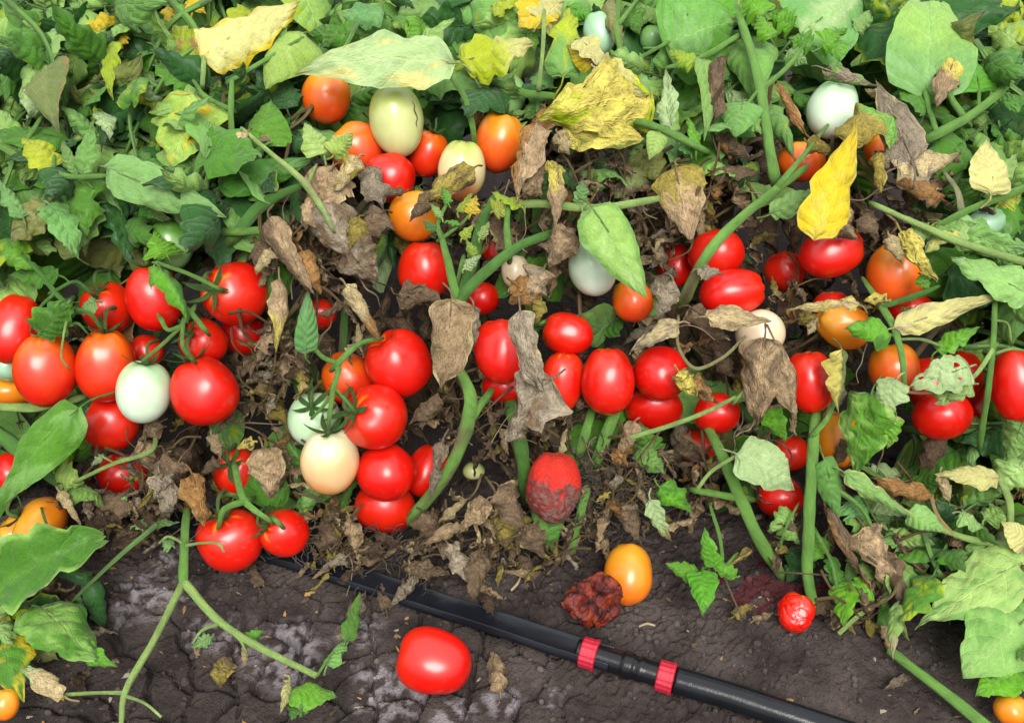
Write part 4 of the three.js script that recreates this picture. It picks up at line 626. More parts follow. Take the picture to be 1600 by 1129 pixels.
const STEMS = [
  [[[716, 575, 0.02], [735, 620, 0.035], [728, 670, 0.04], [698, 740, 0.035], [648, 802, 0.01]], [9, 13, 14, 13, 12], SG, { c2: SB }], [[[760, 620, 0.02], [730, 660, 0.035]], [8, 10], SG],
  [[[715, 490, 0.03], [720, 465, 0.04], [760, 425, 0.045], [810, 385, 0.04], [858, 366, 0.03]], [15, 13, 11, 10, 9], SD], [[[716, 480, 0.035], [705, 430, 0.045], [690, 372, 0.05]], [11, 8, 6], SG], [[[716, 470, 0.025], [738, 410, 0.02], [752, 350, 0.02], [768, 318, 0.02]], [9, 11, 11, 9], SD], [[[795, 395, 0.04], [792, 350, 0.045], [794, 325, 0.045]], [7, 6, 5], SG], [[[712, 450, 0.03], [722, 410, 0.04]], [4, 5], SG],
  [[[768, 322, 0.02], [840, 318, 0.035], [930, 325, 0.05], [1040, 308, 0.04]], [6, 8, 8, 6], SL], [[[690, 375, 0.05], [684, 350, 0.055], [700, 315, 0.055]], [5, 4, 3], SG], [[[690, 372, 0.05], [720, 350, 0.055], [738, 330, 0.055]], [4, 3, 2], SG],
  [[[1140, -10, 0.02], [1164, 50, 0.04], [1188, 140, 0.045], [1200, 215, 0.04], [1210, 275, 0.035]], [7, 8, 9, 9, 10], SG], [[[1250, 268, 0.035], [1205, 302, 0.045], [1140, 356, 0.05], [1100, 405, 0.045], [1072, 462, 0.02]], [7, 8, 9, 10, 11], SG, { c2: SB }], [[[1215, 292, 0.045], [1250, 250, 0.05], [1290, 200, 0.02]], [7, 5, 4], SG], [[[1190, 140, 0.045], [1235, 100, 0.05], [1262, 60, 0.05]], [5, 5, 3], SG], [[[1162, 170, 0.045], [1185, 140, 0.045]], [3, 4], SG], [[[1150, 58, 0.035], [1095, 90, 0.045], [1045, 105, 0.04]], [6, 5, 4], SG],
  [[[1610, 95, 0.04], [1550, 155, 0.05], [1508, 186, 0.05], [1452, 216, 0.04]], [8, 8, 9, 9], SG], [[[1508, 184, 0.05], [1488, 155, 0.055], [1478, 130, 0.05]], [7, 6, 5], SG], [[[1464, 206, 0.045], [1452, 170, 0.04], [1446, 140, 0.035]], [6, 5, 5], SG], [[[1530, 168, 0.05], [1530, 140, 0.05]], [4, 3], SG],
  [[[1108, 672, 0.01], [1130, 715, 0.04], [1155, 775, 0.045], [1185, 840, 0.035], [1222, 900, 0.0]], [9, 11, 12, 13, 12], SG, {}], [[[1088, 766, 0.045], [1120, 772, 0.045], [1160, 778, 0.04]], [6, 7, 8], SG], [[[1090, 764, 0.045], [1110, 738, 0.05], [1150, 712, 0.06]], [4, 4, 4], SL], [[[1274, 660, 0.03], [1268, 740, 0.045], [1264, 830, 0.045], [1262, 900, 0.035], [1275, 955, 0.005]], [10, 11, 12, 12, 10], SG, {}], [[[1270, 680, 0.04], [1295, 650, 0.04], [1310, 600, 0.03]], [6, 5, 4], SG],
  [[[924, 645, 0.0], [908, 700, 0.012]], [9, 9], SG], [[[962, 640, 0.0], [935, 712, 0.012]], [12, 11], SG], [[[915, 770, 0.015], [900, 830, 0.012], [890, 872, 0.0]], [9, 9, 9], SG], [[[842, 810, 0.012], [870, 862, 0.0]], [12, 9], SG], [[[800, 640, 0.0], [815, 700, 0.02], [820, 760, 0.0]], [14, 14, 12], SD],
  [[[985, 684, 0.07], [1050, 664, 0.065], [1105, 643, 0.055], [1150, 620, 0.05]], [5, 5, 5, 4], SL, { cut: 'a' }], [[[1150, 625, 0.05], [1195, 575, 0.045]], [4, 3], SL], [[[1060, 500, 0.05], [1060, 540, 0.06], [1085, 575, 0.06], [1130, 558, 0.05], [1160, 530, 0.045]], [3, 3, 4, 3, 3], hex('#b8b678', 0.58)],
  [[[1390, 1015, 0.02], [1450, 1062, 0.025], [1500, 1100, 0.025], [1560, 1150, 0.02]], [9, 11, 12, 12], SG, {}], [[[1310, 990, 0.02], [1350, 955, 0.03], [1392, 932, 0.035]], [5, 5, 4], SL],
  [[[-10, 635, 0.0], [60, 636, 0.01], [124, 622, 0.0]], [9, 9, 7], SL], [[[-10, 222, 0.045], [60, 262, 0.055], [110, 276, 0.06], [168, 274, 0.055]], [7, 7, 6, 4], SG], [[[83, 268, 0.055], [84, 246, 0.055]], [4, 3], SG], [[[26, 240, 0.04], [60, 190, 0.04]], [5, 4], SG],
  [[[362, 210, 0.035], [360, 170, 0.05], [362, 130, 0.05]], [6, 6, 5], SG], [[[358, 170, 0.05], [320, 150, 0.05], [305, 130, 0.05]], [5, 4, 4], SG], [[[316, 130, 0.05], [318, 95, 0.055]], [5, 5], SL], [[[362, 125, 0.045], [420, 90, 0.04], [470, 60, 0.035]], [5, 5, 3], SG],
  [[[383, 205, 0.05], [430, 245, 0.06], [475, 285, 0.065], [500, 320, 0.06], [520, 358, 0.06]], [4, 5, 7, 6, 3], SL, { c2: hex('#cfc58c', 0.58) }], [[[480, 288, 0.06], [492, 262, 0.055]], [4, 3], SL], [[[366, 370, 0.02], [410, 320, 0.03], [470, 290, 0.05]], [12, 13, 6], SD], [[[362, 362, 0.03], [410, 360, 0.035]], [9, 8], SG],
  [[[34, 398, 0.03], [60, 425, 0.04], [84, 455, 0.045], [108, 485, 0.045], [100, 520, 0.04]], [3, 4, 5, 4, 3], SD], [[[84, 455, 0.045], [118, 440, 0.04], [142, 458, 0.03]], [4, 4, 4], SD], [[[86, 458, 0.045], [62, 480, 0.05], [50, 510, 0.045]], [4, 3, 3], SD], [[[106, 480, 0.045], [140, 490, 0.04], [156, 510, 0.035]], [4, 4, 4], SD], [[[104, 500, 0.05], [98, 530, 0.075], [96, 560, 0.08], [106, 574, 0.075]], [3, 2, 2, 2], SL], [[[90, 520, 0.04], [120, 505, 0.05], [136, 520, 0.05]], [3, 3, 2], SD],
  [[[228, 560, 0.04], [262, 530, 0.05], [286, 505, 0.055], [300, 485, 0.05]], [4, 4, 4, 5], SG], [[[286, 505, 0.055], [285, 540, 0.06], [300, 560, 0.05]], [4, 4, 5], SG], [[[252, 500, 0.05], [262, 515, 0.055], [280, 510, 0.055]], [5, 4, 4], SG], [[[300, 490, 0.055], [320, 515, 0.055]], [5, 5], SG], [[[250, 412, 0.04], [300, 430, 0.05], [340, 450, 0.065]], [4, 4, 4], SG],
  [[[480, 528, 0.04], [502, 556, 0.045], [528, 572, 0.06], [520, 610, 0.07], [514, 660, 0.075]], [4, 5, 6, 5, 4], SG], [[[526, 570, 0.06], [548, 548, 0.06], [566, 535, 0.05], [590, 530, 0.04]], [6, 6, 5, 4], SG], [[[522, 605, 0.065], [540, 625, 0.075], [552, 640, 0.075]], [3, 3, 3], SG], [[[516, 620, 0.065], [500, 640, 0.06], [490, 650, 0.055]], [4, 3, 3], SG],
  [[[306, 752, -0.02], [292, 800, 0.025], [288, 850, 0.04], [286, 910, 0.04]], [6, 8, 9, 9], SG, { plant: 0 }], [[[286, 908, 0.04], [240, 1000, 0.045], [195, 1082, 0.04], [188, 1140, 0.035]], [8, 7, 6, 5], SL, { plant: 0 }], [[[286, 908, 0.04], [340, 968, 0.04], [400, 1008, 0.04], [495, 1056, 0.035]], [9, 8, 7, 6], SL, { plant: 0 }], [[[192, 1082, 0.04], [150, 1082, 0.045], [90, 1086, 0.05]], [4, 4, 4], SL, { plant: 0 }], [[[192, 1086, 0.04], [225, 1098, 0.04], [252, 1120, 0.035]], [4, 3, 3], SL, { plant: 0 }], [[[288, 852, 0.04], [318, 848, 0.06], [342, 850, 0.07], [350, 862, 0.07]], [4, 3, 3, 2], SL, { plant: 0 }], [[[288, 850, 0.04], [262, 838, 0.05], [248, 848, 0.05]], [3, 3, 2], SL, { plant: 0 }], [[[340, 975, 0.04], [315, 985, 0.04], [300, 1005, 0.035]], [4, 3, 2], SL, { plant: 0 }], [[[345, 975, 0.04], [375, 1000, 0.04], [385, 1020, 0.035]], [4, 3, 2], SL, { plant: 0 }], [[[495, 1056, 0.035], [505, 1040, 0.035], [520, 1018, 0.035]], [3, 3, 2], SG, { plant: 0 }], [[[470, 1075, 0.03], [470, 1120, 0.03]], [4, 3], SG, { plant: 0 }],
  [[[368, 735, 0.045], [376, 770, 0.05], [384, 785, 0.055], [420, 812, 0.06]], [6, 7, 7, 5], SG], [[[382, 783, 0.055], [350, 795, 0.055], [342, 820, 0.05]], [7, 6, 5], SG], [[[430, 812, 0.06], [438, 820, 0.058]], [5, 5], SG],
  [[[118, 752, 0.04], [175, 725, 0.045], [235, 705, 0.045], [242, 672, 0.0]], [4, 4, 5, 4], SL], [[[176, 722, 0.045], [158, 712, 0.05]], [2, 2], SL], [[[0, 680, 0.0], [50, 720, 0.01], [100, 760, 0.01]], [14, 14, 10], SD], [[[66, 800, 0.035], [82, 850, 0.04]], [3, 3], SD],
  [[[1562, 745, 0.06], [1578, 785, 0.065], [1580, 820, 0.065]], [7, 7, 5], SL], [[[1320, 744, 0.055], [1400, 790, 0.06], [1470, 826, 0.06], [1545, 848, 0.055], [1610, 846, 0.05]], [3, 4, 6, 7, 8], SL], [[[1456, 778, 0.05], [1465, 805, 0.055], [1490, 835, 0.06]], [4, 4, 4], hex('#c9ae6c', 0.58)],
  [[[1352, 440, 0.03], [1372, 470, 0.04], [1396, 510, 0.055], [1410, 560, 0.06], [1414, 612, 0.055]], [4, 6, 7, 6, 5], SG], [[[1555, 470, 0.05], [1552, 540, 0.055], [1544, 610, 0.055], [1532, 690, 0.03]], [5, 6, 6, 6], SG, {}], [[[1400, 610, 0.06], [1440, 614, 0.065], [1480, 610, 0.065]], [3, 3, 2], hex('#c58a62', 0.58)], [[[1552, 545, 0.055], [1520, 590, 0.065], [1480, 610, 0.065]], [5, 4, 4], SL], [[[1556, 552, 0.055], [1580, 545, 0.06], [1605, 548, 0.06]], [3, 3, 2], SL], [[[1405, 530, 0.06], [1440, 530, 0.055], [1470, 540, 0.045]], [3, 3, 3], SL], [[[1555, 500, 0.05], [1575, 505, 0.05], [1580, 530, 0.05]], [3, 2, 2], SL],
  [[[1372, 322, 0.05], [1430, 348, 0.06], [1500, 378, 0.06], [1610, 412, 0.055]], [6, 6, 8, 8], SL], [[[1380, 478, 0.045], [1430, 462, 0.05], [1460, 450, 0.05]], [5, 6, 4], SD], [[[1470, 350, 0.05], [1520, 325, 0.055], [1610, 290, 0.05]], [6, 7, 7], SG], [[[1502, 325, 0.055], [1495, 295, 0.055], [1480, 275, 0.055]], [7, 5, 4], hex('#b9b98a', 0.58)], [[[1425, 250, 0.06], [1430, 270, 0.065], [1428, 290, 0.06]], [2, 2, 2], hex('#b3a68a', 0.58)], [[[1612, 700, 0.04], [1580, 730, 0.045], [1560, 760, 0.045]], [5, 4, 3], SG],
  [[[705, 118, 0.07], [725, 150, 0.055], [738, 195, 0.03], [742, 230, 0.0]], [6, 6, 6, 5], SG], [[[850, 12, 0.05], [848, 80, 0.05], [842, 135, 0.03]], [5, 4, 5], SL], [[[780, 130, 0.02], [820, 145, 0.02], [860, 150, 0.01]], [7, 8, 8], SG], [[[980, 185, 0.05], [1030, 200, 0.05], [1095, 232, 0.04]], [8, 7, 7], SG], [[[985, 190, 0.05], [1010, 150, 0.06]], [6, 4], SG], [[[968, -5, 0.01], [965, 60, 0.02], [980, 110, 0.0]], [6, 5, 5], SG], [[[965, 40, 0.02], [995, 0, 0.03]], [5, 4], SG], [[[990, 95, 0.02], [1040, 68, 0.035]], [4, 4], SG],
  [[[1100, 872, 0.035], [1130, 884, 0.04], [1148, 868, 0.04]], [3, 3, 3], SG], [[[1128, 890, 0.035], [1142, 925, 0.025], [1160, 965, 0.015]], [3, 2, 2], SB], [[[1130, 884, 0.035], [1125, 840, 0.03], [1110, 790, 0.02]], [4, 4, 3], SG], [[[1220, 850, 0.04], [1230, 820, 0.045], [1246, 790, 0.04]], [3, 3, 2], SG], [[[1275, 830, 0.04], [1300, 880, 0.045], [1310, 930, 0.04]], [4, 3, 3], SG], [[[1210, 893, 0.02], [1260, 896, 0.04], [1320, 900, 0.035]], [2, 2, 2], SB],
];
for (const [p, r, c, o] of STEMS) stem(p, r, c, o);

// ---------------------------------------------------------------- the inner leaves of the canopy and the withered tangle below it
const FILL = { green: [], dry: [], darkened: [] };
{
  const R = rng(4242), gc = ['g', 'g', 's', 'l', 's', 'd', 'd', 'g', 'o', 's', 'd', 'g', 'l', 'd', 'p', 's', 'g', 's'];
  gc.forEach((t, i) => FILL.green.push(leafGeo({ L: 1, W: 0.34 + R() * 0.12, nu: 16, nv: 8, seed: 900 + i, c1: TY[t].c, c2: i % 3 === 0 ? C2.y : i % 4 === 1 ? C2.l : null, mode: ['patch', 'edge', 'tip'][i % 3], amt: 0.25, arch: 0.04 + R() * 0.1, roll: 0.3 + R() * 1.1, fold: (R() - 0.3) * 0.5, lobe: R() * 0.22, rip: 0.05 + R() * 0.12, crump: 0.06, twist: (R() - 0.5) * 1.2, bend: (R() - 0.5) * 0.25, rag: 0.1, pet: 0.3 })));
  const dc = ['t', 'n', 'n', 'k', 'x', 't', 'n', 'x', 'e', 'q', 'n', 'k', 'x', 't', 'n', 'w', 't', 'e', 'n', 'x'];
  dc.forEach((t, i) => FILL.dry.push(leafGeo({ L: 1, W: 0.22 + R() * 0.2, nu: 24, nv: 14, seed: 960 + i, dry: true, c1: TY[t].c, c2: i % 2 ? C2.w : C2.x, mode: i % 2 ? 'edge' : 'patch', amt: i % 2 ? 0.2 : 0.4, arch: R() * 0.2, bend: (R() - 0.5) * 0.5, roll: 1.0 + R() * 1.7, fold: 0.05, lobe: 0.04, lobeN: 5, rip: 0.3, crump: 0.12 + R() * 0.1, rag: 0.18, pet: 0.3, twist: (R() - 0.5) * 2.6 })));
  FILL.darkened = FILL.dry.filter((_, i) => dc[i] === 'x' || dc[i] === 'n');  // dark browns only for deep layers: shade of the hollows put into leaf colour
}
// whole compound leaves: a rachis with a terminal leaflet, side pairs and small ones between
function compound(seed, dry, cols) {
  const R = rng(seed * 517 + 9), parts = [], bx = (R() - 0.5) * 0.5, bz = dry ? -0.25 - R() * 0.5 : -0.12 - R() * 0.3, C = (t) => V(bx * t * t * 0.5, t * (1 - 0.12 * Math.abs(bz)), 0.1 * t + bz * t * t * 0.8);
  const pick = () => cols[Math.floor(R() * cols.length)], rc = dry ? hex('#9c8762', 0.5) : SG, yes = dry ? 0.8 : 1;
  parts.push(tube([C(-0.25).add(V(0, 0, -0.12)), C(0), C(0.3), C(0.6), C(0.9)], [0.022, 0.018, 0.014, 0.011, 0.006], { sides: 6, per: 4, color: rc, seed }));
  const one = (t, side, L) => {
    if (R() > yes) return;
    const ty = pick(), T = TY[ty], g = leafGeo(dry
      ? { L, W: L * (0.16 + R() * 0.2), nu: 16, nv: 9, seed: seed * 17 + parts.length, dry: true, c1: T.c, c2: R() < 0.5 ? C2.w : C2.n, mode: R() < 0.5 ? 'edge' : 'patch', amt: 0.25, roll: 1.3 + R() * 1.8, crump: 0.16 + R() * 0.14, rag: 0.2, lobe: 0.08, rip: 0.3, arch: R() * 0.2, bend: (R() - 0.5) * 0.8, twist: (R() - 0.5) * 3.4, pet: 0.12, petW: 0.05 }
      : { L, W: L * (0.26 + R() * 0.1), nu: 14, nv: 9, seed: seed * 17 + parts.length, c1: T.c, c2: R() < 0.3 ? C2.y : null, mode: R() < 0.5 ? 'edge' : 'patch', amt: 0.25, roll: 0.6 + R() * 1.4, crump: 0.09, rag: 0.12, lobe: 0.12 + R() * 0.16, rip: 0.18, fold: (R() - 0.3) * 0.6, arch: 0.04 + R() * 0.1, bend: (R() - 0.5) * 0.5, twist: (R() - 0.5) * 1.2, pet: 0.14, petW: 0.05 });
    const q = new THREE.Quaternion().setFromEuler(new THREE.Euler((R() - 0.65) * (dry ? 2.4 : 0.9), (R() - 0.5) * (dry ? 2.6 : 1.0), -side * (dry ? 0.4 + R() * 1.3 : 0.85 + R() * 0.45)));
    g.applyQuaternion(q); const o = C(t); g.translate(o.x, o.y, o.z); parts.push(g);
  };
  one(0.88, 0, 0.44 + R() * 0.12);
  for (const s of [-1, 1]) { one(0.66, s, 0.36 + R() * 0.1); one(0.36, s, 0.3 + R() * 0.12); if (R() < 0.6) one(0.52, s, 0.12); if (R() < 0.4) one(0.8, s, 0.12); }
  return mergeGeometries(parts);
}
const COMP = { green: [], dry: [] };
[['g', 'd', 's'], ['s', 'l', 'g'], ['l', 's', 'p'], ['g', 'g', 'd'], ['s', 'l', 'g'], ['d', 'g', 's'], ['s', 's', 'l'], ['s', 'l', 'g'], ['d', 'g', 'd'], ['g', 's', 'o']].forEach((c, i) => COMP.green.push(compound(i + 1, false, c)));
[['t', 'n', 'k'], ['n', 'x', 't'], ['k', 'n', 'w'], ['t', 'q', 'n'], ['n', 'n', 'x'], ['e', 't', 'n'], ['k', 't', 't'], ['x', 'n', 'k'], ['w', 't', 'n'], ['n', 't', 'e']].forEach((c, i) => COMP.dry.push(compound(i + 40, true, c)));
const greenness = (x, y) => {
  const e = x < 350 ? 430 : x < 620 ? lerp(330, 190, (x - 350) / 270) : x < 1000 ? 165 : x < 1200 ? 225 : x < 1440 ? 205 : 900;
  let g = 1 - sm(e - 40, e + 60, y);
  if (x < 130) g = Math.max(g, 0.75); if (x > 1440) g = Math.max(g, 0.58); if (x > 1080 && y > 650) g = Math.max(g, 0.45);
  return Math.max(g, 0.12);
};
const HOLLOWS = [[1430, 705, 44], [1545, 790, 30], [745, 748, 36], [445, 612, 14], [480, 480, 20], [305, 692, 30], [1375, 700, 26], [1175, 335, 22]];
function clear(P, px, py, lp) {
  if (lp > 10) for (const [x, y, r] of HOLLOWS) if (Math.hypot(px - x, py - y) < r + lp * 0.12) return false; // keep inner leaves from growing through or over the fruit
  const D = P.distanceTo(CAM);
  for (const f of fruit) { if (f.opt.hid) continue; const k = f.L / pxm(f.p); if (Math.hypot(px - f.px, py - f.py) < k + lp * 0.42 && D < f.p.distanceTo(CAM) + f.W * 0.7) return false; }
  return true;
}
{
  const R = rng(77), count = {};
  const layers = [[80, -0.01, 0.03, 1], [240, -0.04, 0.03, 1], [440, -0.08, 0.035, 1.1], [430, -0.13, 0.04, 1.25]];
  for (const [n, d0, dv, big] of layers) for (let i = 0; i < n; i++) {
    const px = -160 + R() * 1920, py = -170 + R() * 1040, edge = px < -20 || px > 1620 || py < -20, g = greenness(px, py), green = R() < g;
    if (edge && R() < 0.35) continue;
    if (py > 800 + 60 * N3(px * 0.01, 3) && px > 130 && px < 1230) continue;
    const lp = (green ? 74 + R() * 84 : 56 + R() * 56) * big, d = d0 + (R() - 0.5) * dv - (green ? 0 : 0.012), P = at(px, py, d);
    if (P.y < 0.012 || !clear(P, px, py, lp)) continue;
    if (d0 > -0.02 && !green && R() < 0.5) continue;
    const L = lp * pxm(P), down = green ? V((R() - 0.5) * 1.5, 0.5 - R() * 1.2, 0.1 + R() * 0.6) : V(R() - 0.5, -0.2 - R() * 0.8, R() * 0.5 - 0.1);
    down.normalize(); const q = leafFrame(P, P.clone().add(down), (R() - 0.5) * (green ? 3.0 : 3.4)), plant = plantOf(px, py), nm = green ? 'leaf' : 'withered_leaf', key = plant + nm;
    if ((count[key] = (count[key] ?? 0) + 1) > 240) continue;
    const deep = d0 < -0.06, set = green ? FILL.green : deep ? FILL.darkened : FILL.dry; part(plant, nm, set[Math.floor(R() * set.length)], green ? M.leaf : M.dry, P.addScaledVector(down, -L * 0.5), q, V(L * (0.9 + R() * 0.3), L, L * (0.8 + R() * 0.5)));
  }
  // the compound leaves in front of them
  const put = (n, x0, x1, y0, y1, dlo, dhi, gf, size = 1) => { for (let i = 0; i < n; i++) {
    const px = lerp(x0, x1, R()), py = lerp(y0, y1, R()), green = R() < (gf ?? greenness(px, py)), lp = (green ? 190 + R() * 120 : 95 + R() * 80) * size, d = lerp(dlo, dhi, R()), P = at(px, py, d);
    if (P.y < 0.014 || !clear(P, px, py, lp * (green ? 0.62 : 0.75))) continue;
    const L = lp * pxm(P), down = green ? V((R() - 0.5) * 1.7, 0.5 - R() * 1.1, 0.15 + R() * 0.55) : V((R() - 0.5) * 1.6, -0.1 - R() * 0.8, R() * 0.6 - 0.1); down.normalize();
    const plant = plantOf(px, py), nm = green ? 'leaf' : 'withered_leaf', key = plant + nm; if ((count[key] = (count[key] ?? 0) + 1) > 240) continue;
    const set = green ? COMP.green : COMP.dry; part(plant, nm, set[Math.floor(R() * set.length)], green ? M.leaf : M.dry, P.addScaledVector(down, -L * 0.5), leafFrame(P, P.clone().add(down), (R() - 0.5) * (green ? 2.6 : 4)), V(L * (R() < 0.5 ? -1 : 1), L, L));
  } };
  put(110, -120, 1720, -120, 420, -0.045, 0.0); put(30, -120, 460, 0, 420, -0.03, 0.01, 1); put(36, 1430, 1700, 0, 760, -0.035, 0.01, 0.95); put(220, 340, 1440, 230, 780, -0.035, 0.014, 0.05); put(150, 380, 1200, 250, 760, -0.01, 0.032, 0.0, 0.75);
  put(70, 130, 1020, 690, 880, 0.006, 0.03, 0.02, 0.72); put(20, 1200, 1640, 690, 880, 0.008, 0.03, 0.5, 0.8); put(10, 1320, 1640, 860, 980, 0.02, 0.04, 0.5, 0.8); put(14, -60, 130, 640, 1040, 0.005, 0.04, 0.8, 0.8);
  put(60, -430, -110, -60, 700, -0.06, 0.01, 0.7); put(60, 1710, 2030, -60, 700, -0.06, 0.01, 0.75);
  put(14, 1380, 1640, 780, 920, 0.015, 0.045, 0.4, 0.8); put(26, 400, 500, 540, 700, -0.02, 0.015, 0, 0.7); put(22, 620, 800, 780, 925, 0.01, 0.035, 0, 0.62); put(12, 490, 575, 790, 885, 0.01, 0.03, 0, 0.6); put(12, 800, 1010, 740, 870, 0.006, 0.025, 0, 0.6); put(10, 190, 330, 690, 800, 0.02, 0.045, 0, 0.65);
  // thin dried stalks and tendrils
  const TW = [hex('#a8957a', 0.5), hex('#7d6b56', 0.5), hex('#c2b48e', 0.58), hex('#8f8a5a', 0.5)];
  for (let i = 0; i < 150; i++) {
    const px = 200 + R() * 1250, py = 250 + R() * 600; if (greenness(px, py) > 0.6 && R() < 0.7) continue;
    const len = 30 + R() * 90, a = R() * 6.28, pts = []; let x = px, y = py, t = a, d = -0.005 + R() * 0.045; let ok = true;
    for (let k = 0; k < 5; k++) { pts.push([x, y, d]); const P = at(x, y, d); if (!clear(P, x, y, 4)) ok = false; t += (R() - 0.5) * 1.5; x += Math.cos(t) * len / 4; y += Math.sin(t) * len / 4; d += (R() - 0.5) * 0.02; }
    if (ok) stem(pts, [0.9 + R() * 1.2, 0.8 + R() * 1.4, 0.6], TW[Math.floor(R() * 4)], { name: 'dry_stalk', mat: M.twig, sides: 5, per: 4, plant: plantOf(px, Math.max(py, 170)) });
  }
  // thick old stems inside the row
  for (let i = 0; i < 34; i++) {
    const px = -60 + R() * 1720, py = 240 + R() * 480, a = -1.57 + (R() - 0.5) * 1.6, len = 120 + R() * 160, d = -0.05 - R() * 0.06, pts = [];
    for (let k = 0; k < 4; k++) pts.push([px + Math.cos(a) * len * (k / 3 - 0.5) + (R() - 0.5) * 20, py + Math.sin(a) * len * (k / 3 - 0.5), d + (R() - 0.5) * 0.015]);
    if (pts.every(([x, y, dd]) => at(x, y, dd).y > 0.01)) stem(pts, [7 + R() * 3, 6 + R() * 3], R() < 0.65 ? SD : SB, { c2: SB, plant: plantOf(px, Math.max(py, 170)) });
  }
  // the felt of fine dead roots and fibres between the stems
  const fib = [];
  for (let i = 0; i < 520; i++) {
    const big = i < 300, c = big ? [945 + (R() + R() - 1) * 95, 765 + (R() + R() - 1) * 85] : [560 + (R() + R() - 1) * 330, 850 + (R() + R() - 1) * 70]; let x = c[0], y = c[1], t = R() * 6.28, d = R() * 0.022; const pts = [];
    for (let k = 0; k < 4; k++) { pts.push(at(x, y, d)); t += (R() - 0.5) * 2; x += Math.cos(t) * 11; y += Math.sin(t) * 9; d += (R() - 0.5) * 0.012; }
    if (pts.some((p) => p.y < 0.003)) continue;
    const b = 0.35 + R() * 0.8; fib.push(tube(pts, [0.0006, 0.0005, 0.0003], { sides: 4, per: 2, color: [0.10 * b, 0.08 * b, 0.058 * b], seed: i }));
  }
  const o = part(3, 'fine_dead_root', mergeGeometries(fib), M.twig, V()); o.userData.kind = 'stuff';
}
// ---------------------------------------------------------------- withered leaves lying on the soil
const GD = [[775, 1050, 70, 46, 't', 'curled tan dry leaf beside the fallen squarish tomato'], [350, 1062, 62, 50, 'e', 'olive dry leaf flat on cracked soil by the forked stalk'], [555, 972, 90, 40, 'k', 'grey shredded dry leaf on the soil in front of the hose'], [600, 940, 50, 30, 'n', 'brown dry leaf crumpled against the front of the hose'], [1010, 985, 26, 8, 'w', 'thin straw fragment on the smooth soil'], [806, 915, 30, 6, 'w', 'short pale straw upright on soil behind the hose'], [476, 880, 20, 14, 'q', 'small orange-brown leaf scrap resting on the hose'], [1160, 965, 40, 26, 'e', 'small olive dry leaf at the end of a bent stalk'], [1190, 975, 34, 20, 't', 'tan dry leaf scrap near the crushed tomato'], [1285, 965, 56, 40, 'n', 'brown crumpled leaf next to the crushed tomato'], [1395, 1075, 60, 20, 'k', 'grey twisted leaf beside the thick green stem on the soil'], [130, 1085, 60, 26, 'x', 'dark dry leaf on soil under the yellowing leaves'], [400, 905, 50, 22, 'n', 'brown dry leaf below the two-lobed red tomato'], [820, 890, 60, 34, 'n', 'brown dry leaf pressed to the soil behind the hose']];
GD.forEach(([px, py, lp, wp, ty, label], i) => {
  const R = rng(i * 91 + 3), P = lift(onGround(px, py), 0.004), L = lp * pxm(P), a = R() * 6.28, y = V(Math.cos(a), 0.1, Math.sin(a)).normalize(), z = V(0, 1, 0.2).normalize(), on = label.includes('resting on the hose') ? 0.017 : 0;
  const thin = wp < 10, g = thin ? tube([V(0, 0, 0), V(0.1 * L, 0.5 * L, 0.12 * L), V(0, L, 0)], [0.0012, 0.0013, 0.0008], { sides: 6, color: TY[ty].c }) : leafGeo({ L, W: wp / 2 * pxm(P), seed: 700 + i, nu: 24, nv: 12, c1: TY[ty].c, c2: C2.n, dry: true, crump: 0.2, roll: 1.2, rag: 0.3, lobe: 0.15, arch: 0.12, rip: 0.2, pet: 0.2 });
  const m = shade(new THREE.Mesh(g, thin ? M.twig : M.dry)); m.name = numbered(thin ? 'dry_straw' : 'dry_leaf'); scene.add(m); tag(m, label, thin ? 'straw' : 'dry leaf', 'dry leaves on the soil');
  const x = V().crossVectors(y, z).normalize(); z.crossVectors(x, y); m.quaternion.setFromRotationMatrix(new THREE.Matrix4().makeBasis(x, y, z)); m.position.copy(P).addScaledVector(y, -L / 2); m.position.y += on + wp * 0.00012;
});
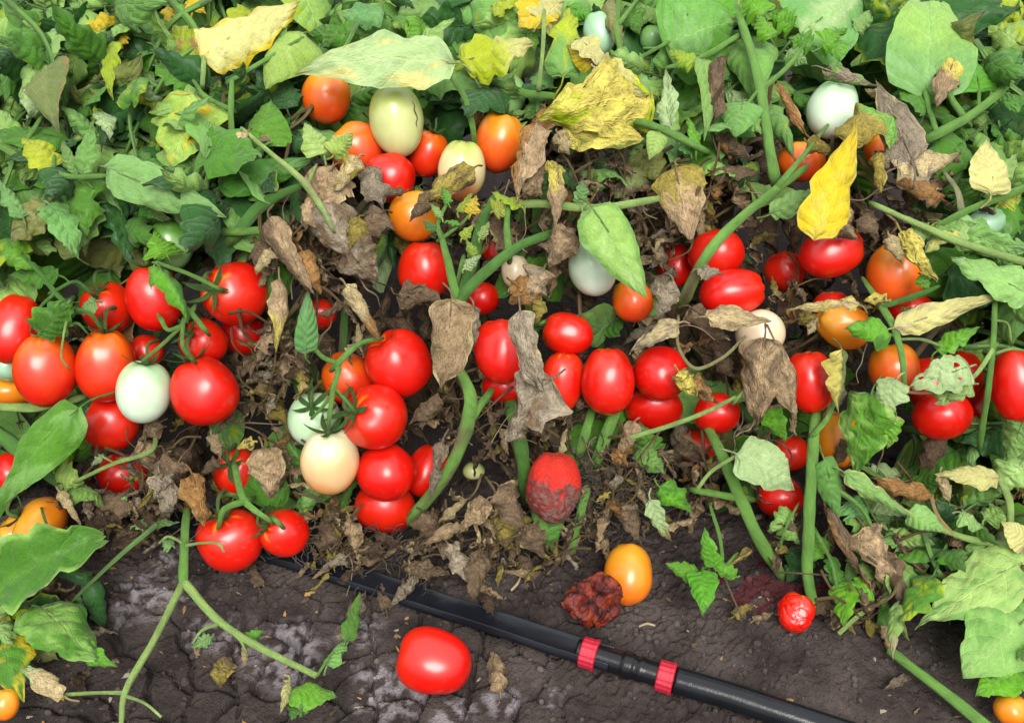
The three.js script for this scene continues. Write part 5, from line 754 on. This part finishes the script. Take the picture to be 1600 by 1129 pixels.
// ---------------------------------------------------------------- crumbs of soil and shreds of leaf
{
  const R = rng(31), g = new THREE.IcosahedronGeometry(1, 1), p = g.attributes.position;
  for (let i = 0; i < p.count; i++) { const v = V().fromBufferAttribute(p, i), k = 1 + 0.55 * N3(v.x * 1.7, v.y * 1.7, v.z * 1.7); p.setXYZ(i, v.x * k, v.y * k * 0.8, v.z * k); } g.computeVertexNormals();
  const mat = new THREE.MeshStandardMaterial({ roughness: 1 }); mat.name = 'soil_crumb';
  const list = [];
  for (let i = 0; i < 7000; i++) { const x = -0.55 + R() * 1.1, z = -0.03 + R() * 0.32; if (R() > 0.25 + 0.9 * sm(-0.1, 0.35, fbm(x * 14, z * 14, 9, 2))) continue; list.push([x, z, 0.0005 + 0.0028 * Math.pow(R(), 4)]); }
  const im = new THREE.InstancedMesh(g, mat, list.length), o = new THREE.Object3D(), c = new THREE.Color();
  list.forEach(([x, z, r], i) => { o.position.set(x, soilH(x, z) + r * 0.4, z); o.rotation.set(R() * 6, R() * 6, R() * 6); o.scale.setScalar(r); o.updateMatrix(); im.setMatrixAt(i, o.matrix); const k = soilC(x, z), b = 0.8 + R() * 0.6; c.setRGB(k[0] * b, k[1] * b, k[2] * b); im.setColorAt(i, c); });
  shade(im); im.name = 'soil_crumb'; im.userData.kind = 'stuff'; im.userData.label = 'loose crumbs of dark soil'; scene.add(im);
  const sh = leafGeo({ L: 1, W: 0.3, seed: 808, nu: 8, nv: 4, c1: [1, 1, 1], dry: true, crump: 0.3, roll: 1.5, rag: 0.4, pet: 0 }), sm2 = new THREE.MeshStandardMaterial({ roughness: 1, side: THREE.DoubleSide }); sm2.name = 'leaf_shred'; sh.deleteAttribute('color');
  const l2 = []; for (let i = 0; i < 700; i++) { const x = -0.5 + R() * 1.0, z = -0.02 + Math.pow(R(), 1.8) * 0.28; if (N3(x * 12, z * 12, 4) < -0.05 && R() < 0.7) continue; l2.push([x, z, 0.003 + 0.011 * R() * R()]); }
  const i2 = new THREE.InstancedMesh(sh, sm2, l2.length), cols = [hex('#8c7558', 0.5), hex('#5f4d3c', 0.5), hex('#a89c84', 0.5), hex('#b98f55', 0.5), hex('#4a3c30', 0.5), hex('#6f5c48', 0.5)];
  l2.forEach(([x, z, r], i) => { o.position.set(x, soilH(x, z) + 0.0015, z); o.rotation.set(-1.57 + (R() - 0.5) * 0.9, R() * 6.28, R() * 6.28, 'YXZ'); o.scale.set(r * (0.4 + R()), r, r); o.updateMatrix(); i2.setMatrixAt(i, o.matrix); const k = cols[Math.floor(R() * cols.length)]; c.setRGB(...k); i2.setColorAt(i, c); });
  shade(i2); i2.name = 'leaf_litter'; i2.userData.kind = 'stuff'; i2.userData.label = 'fine shreds of dry leaf on the soil'; scene.add(i2);
}

renderer.render(scene, camera);
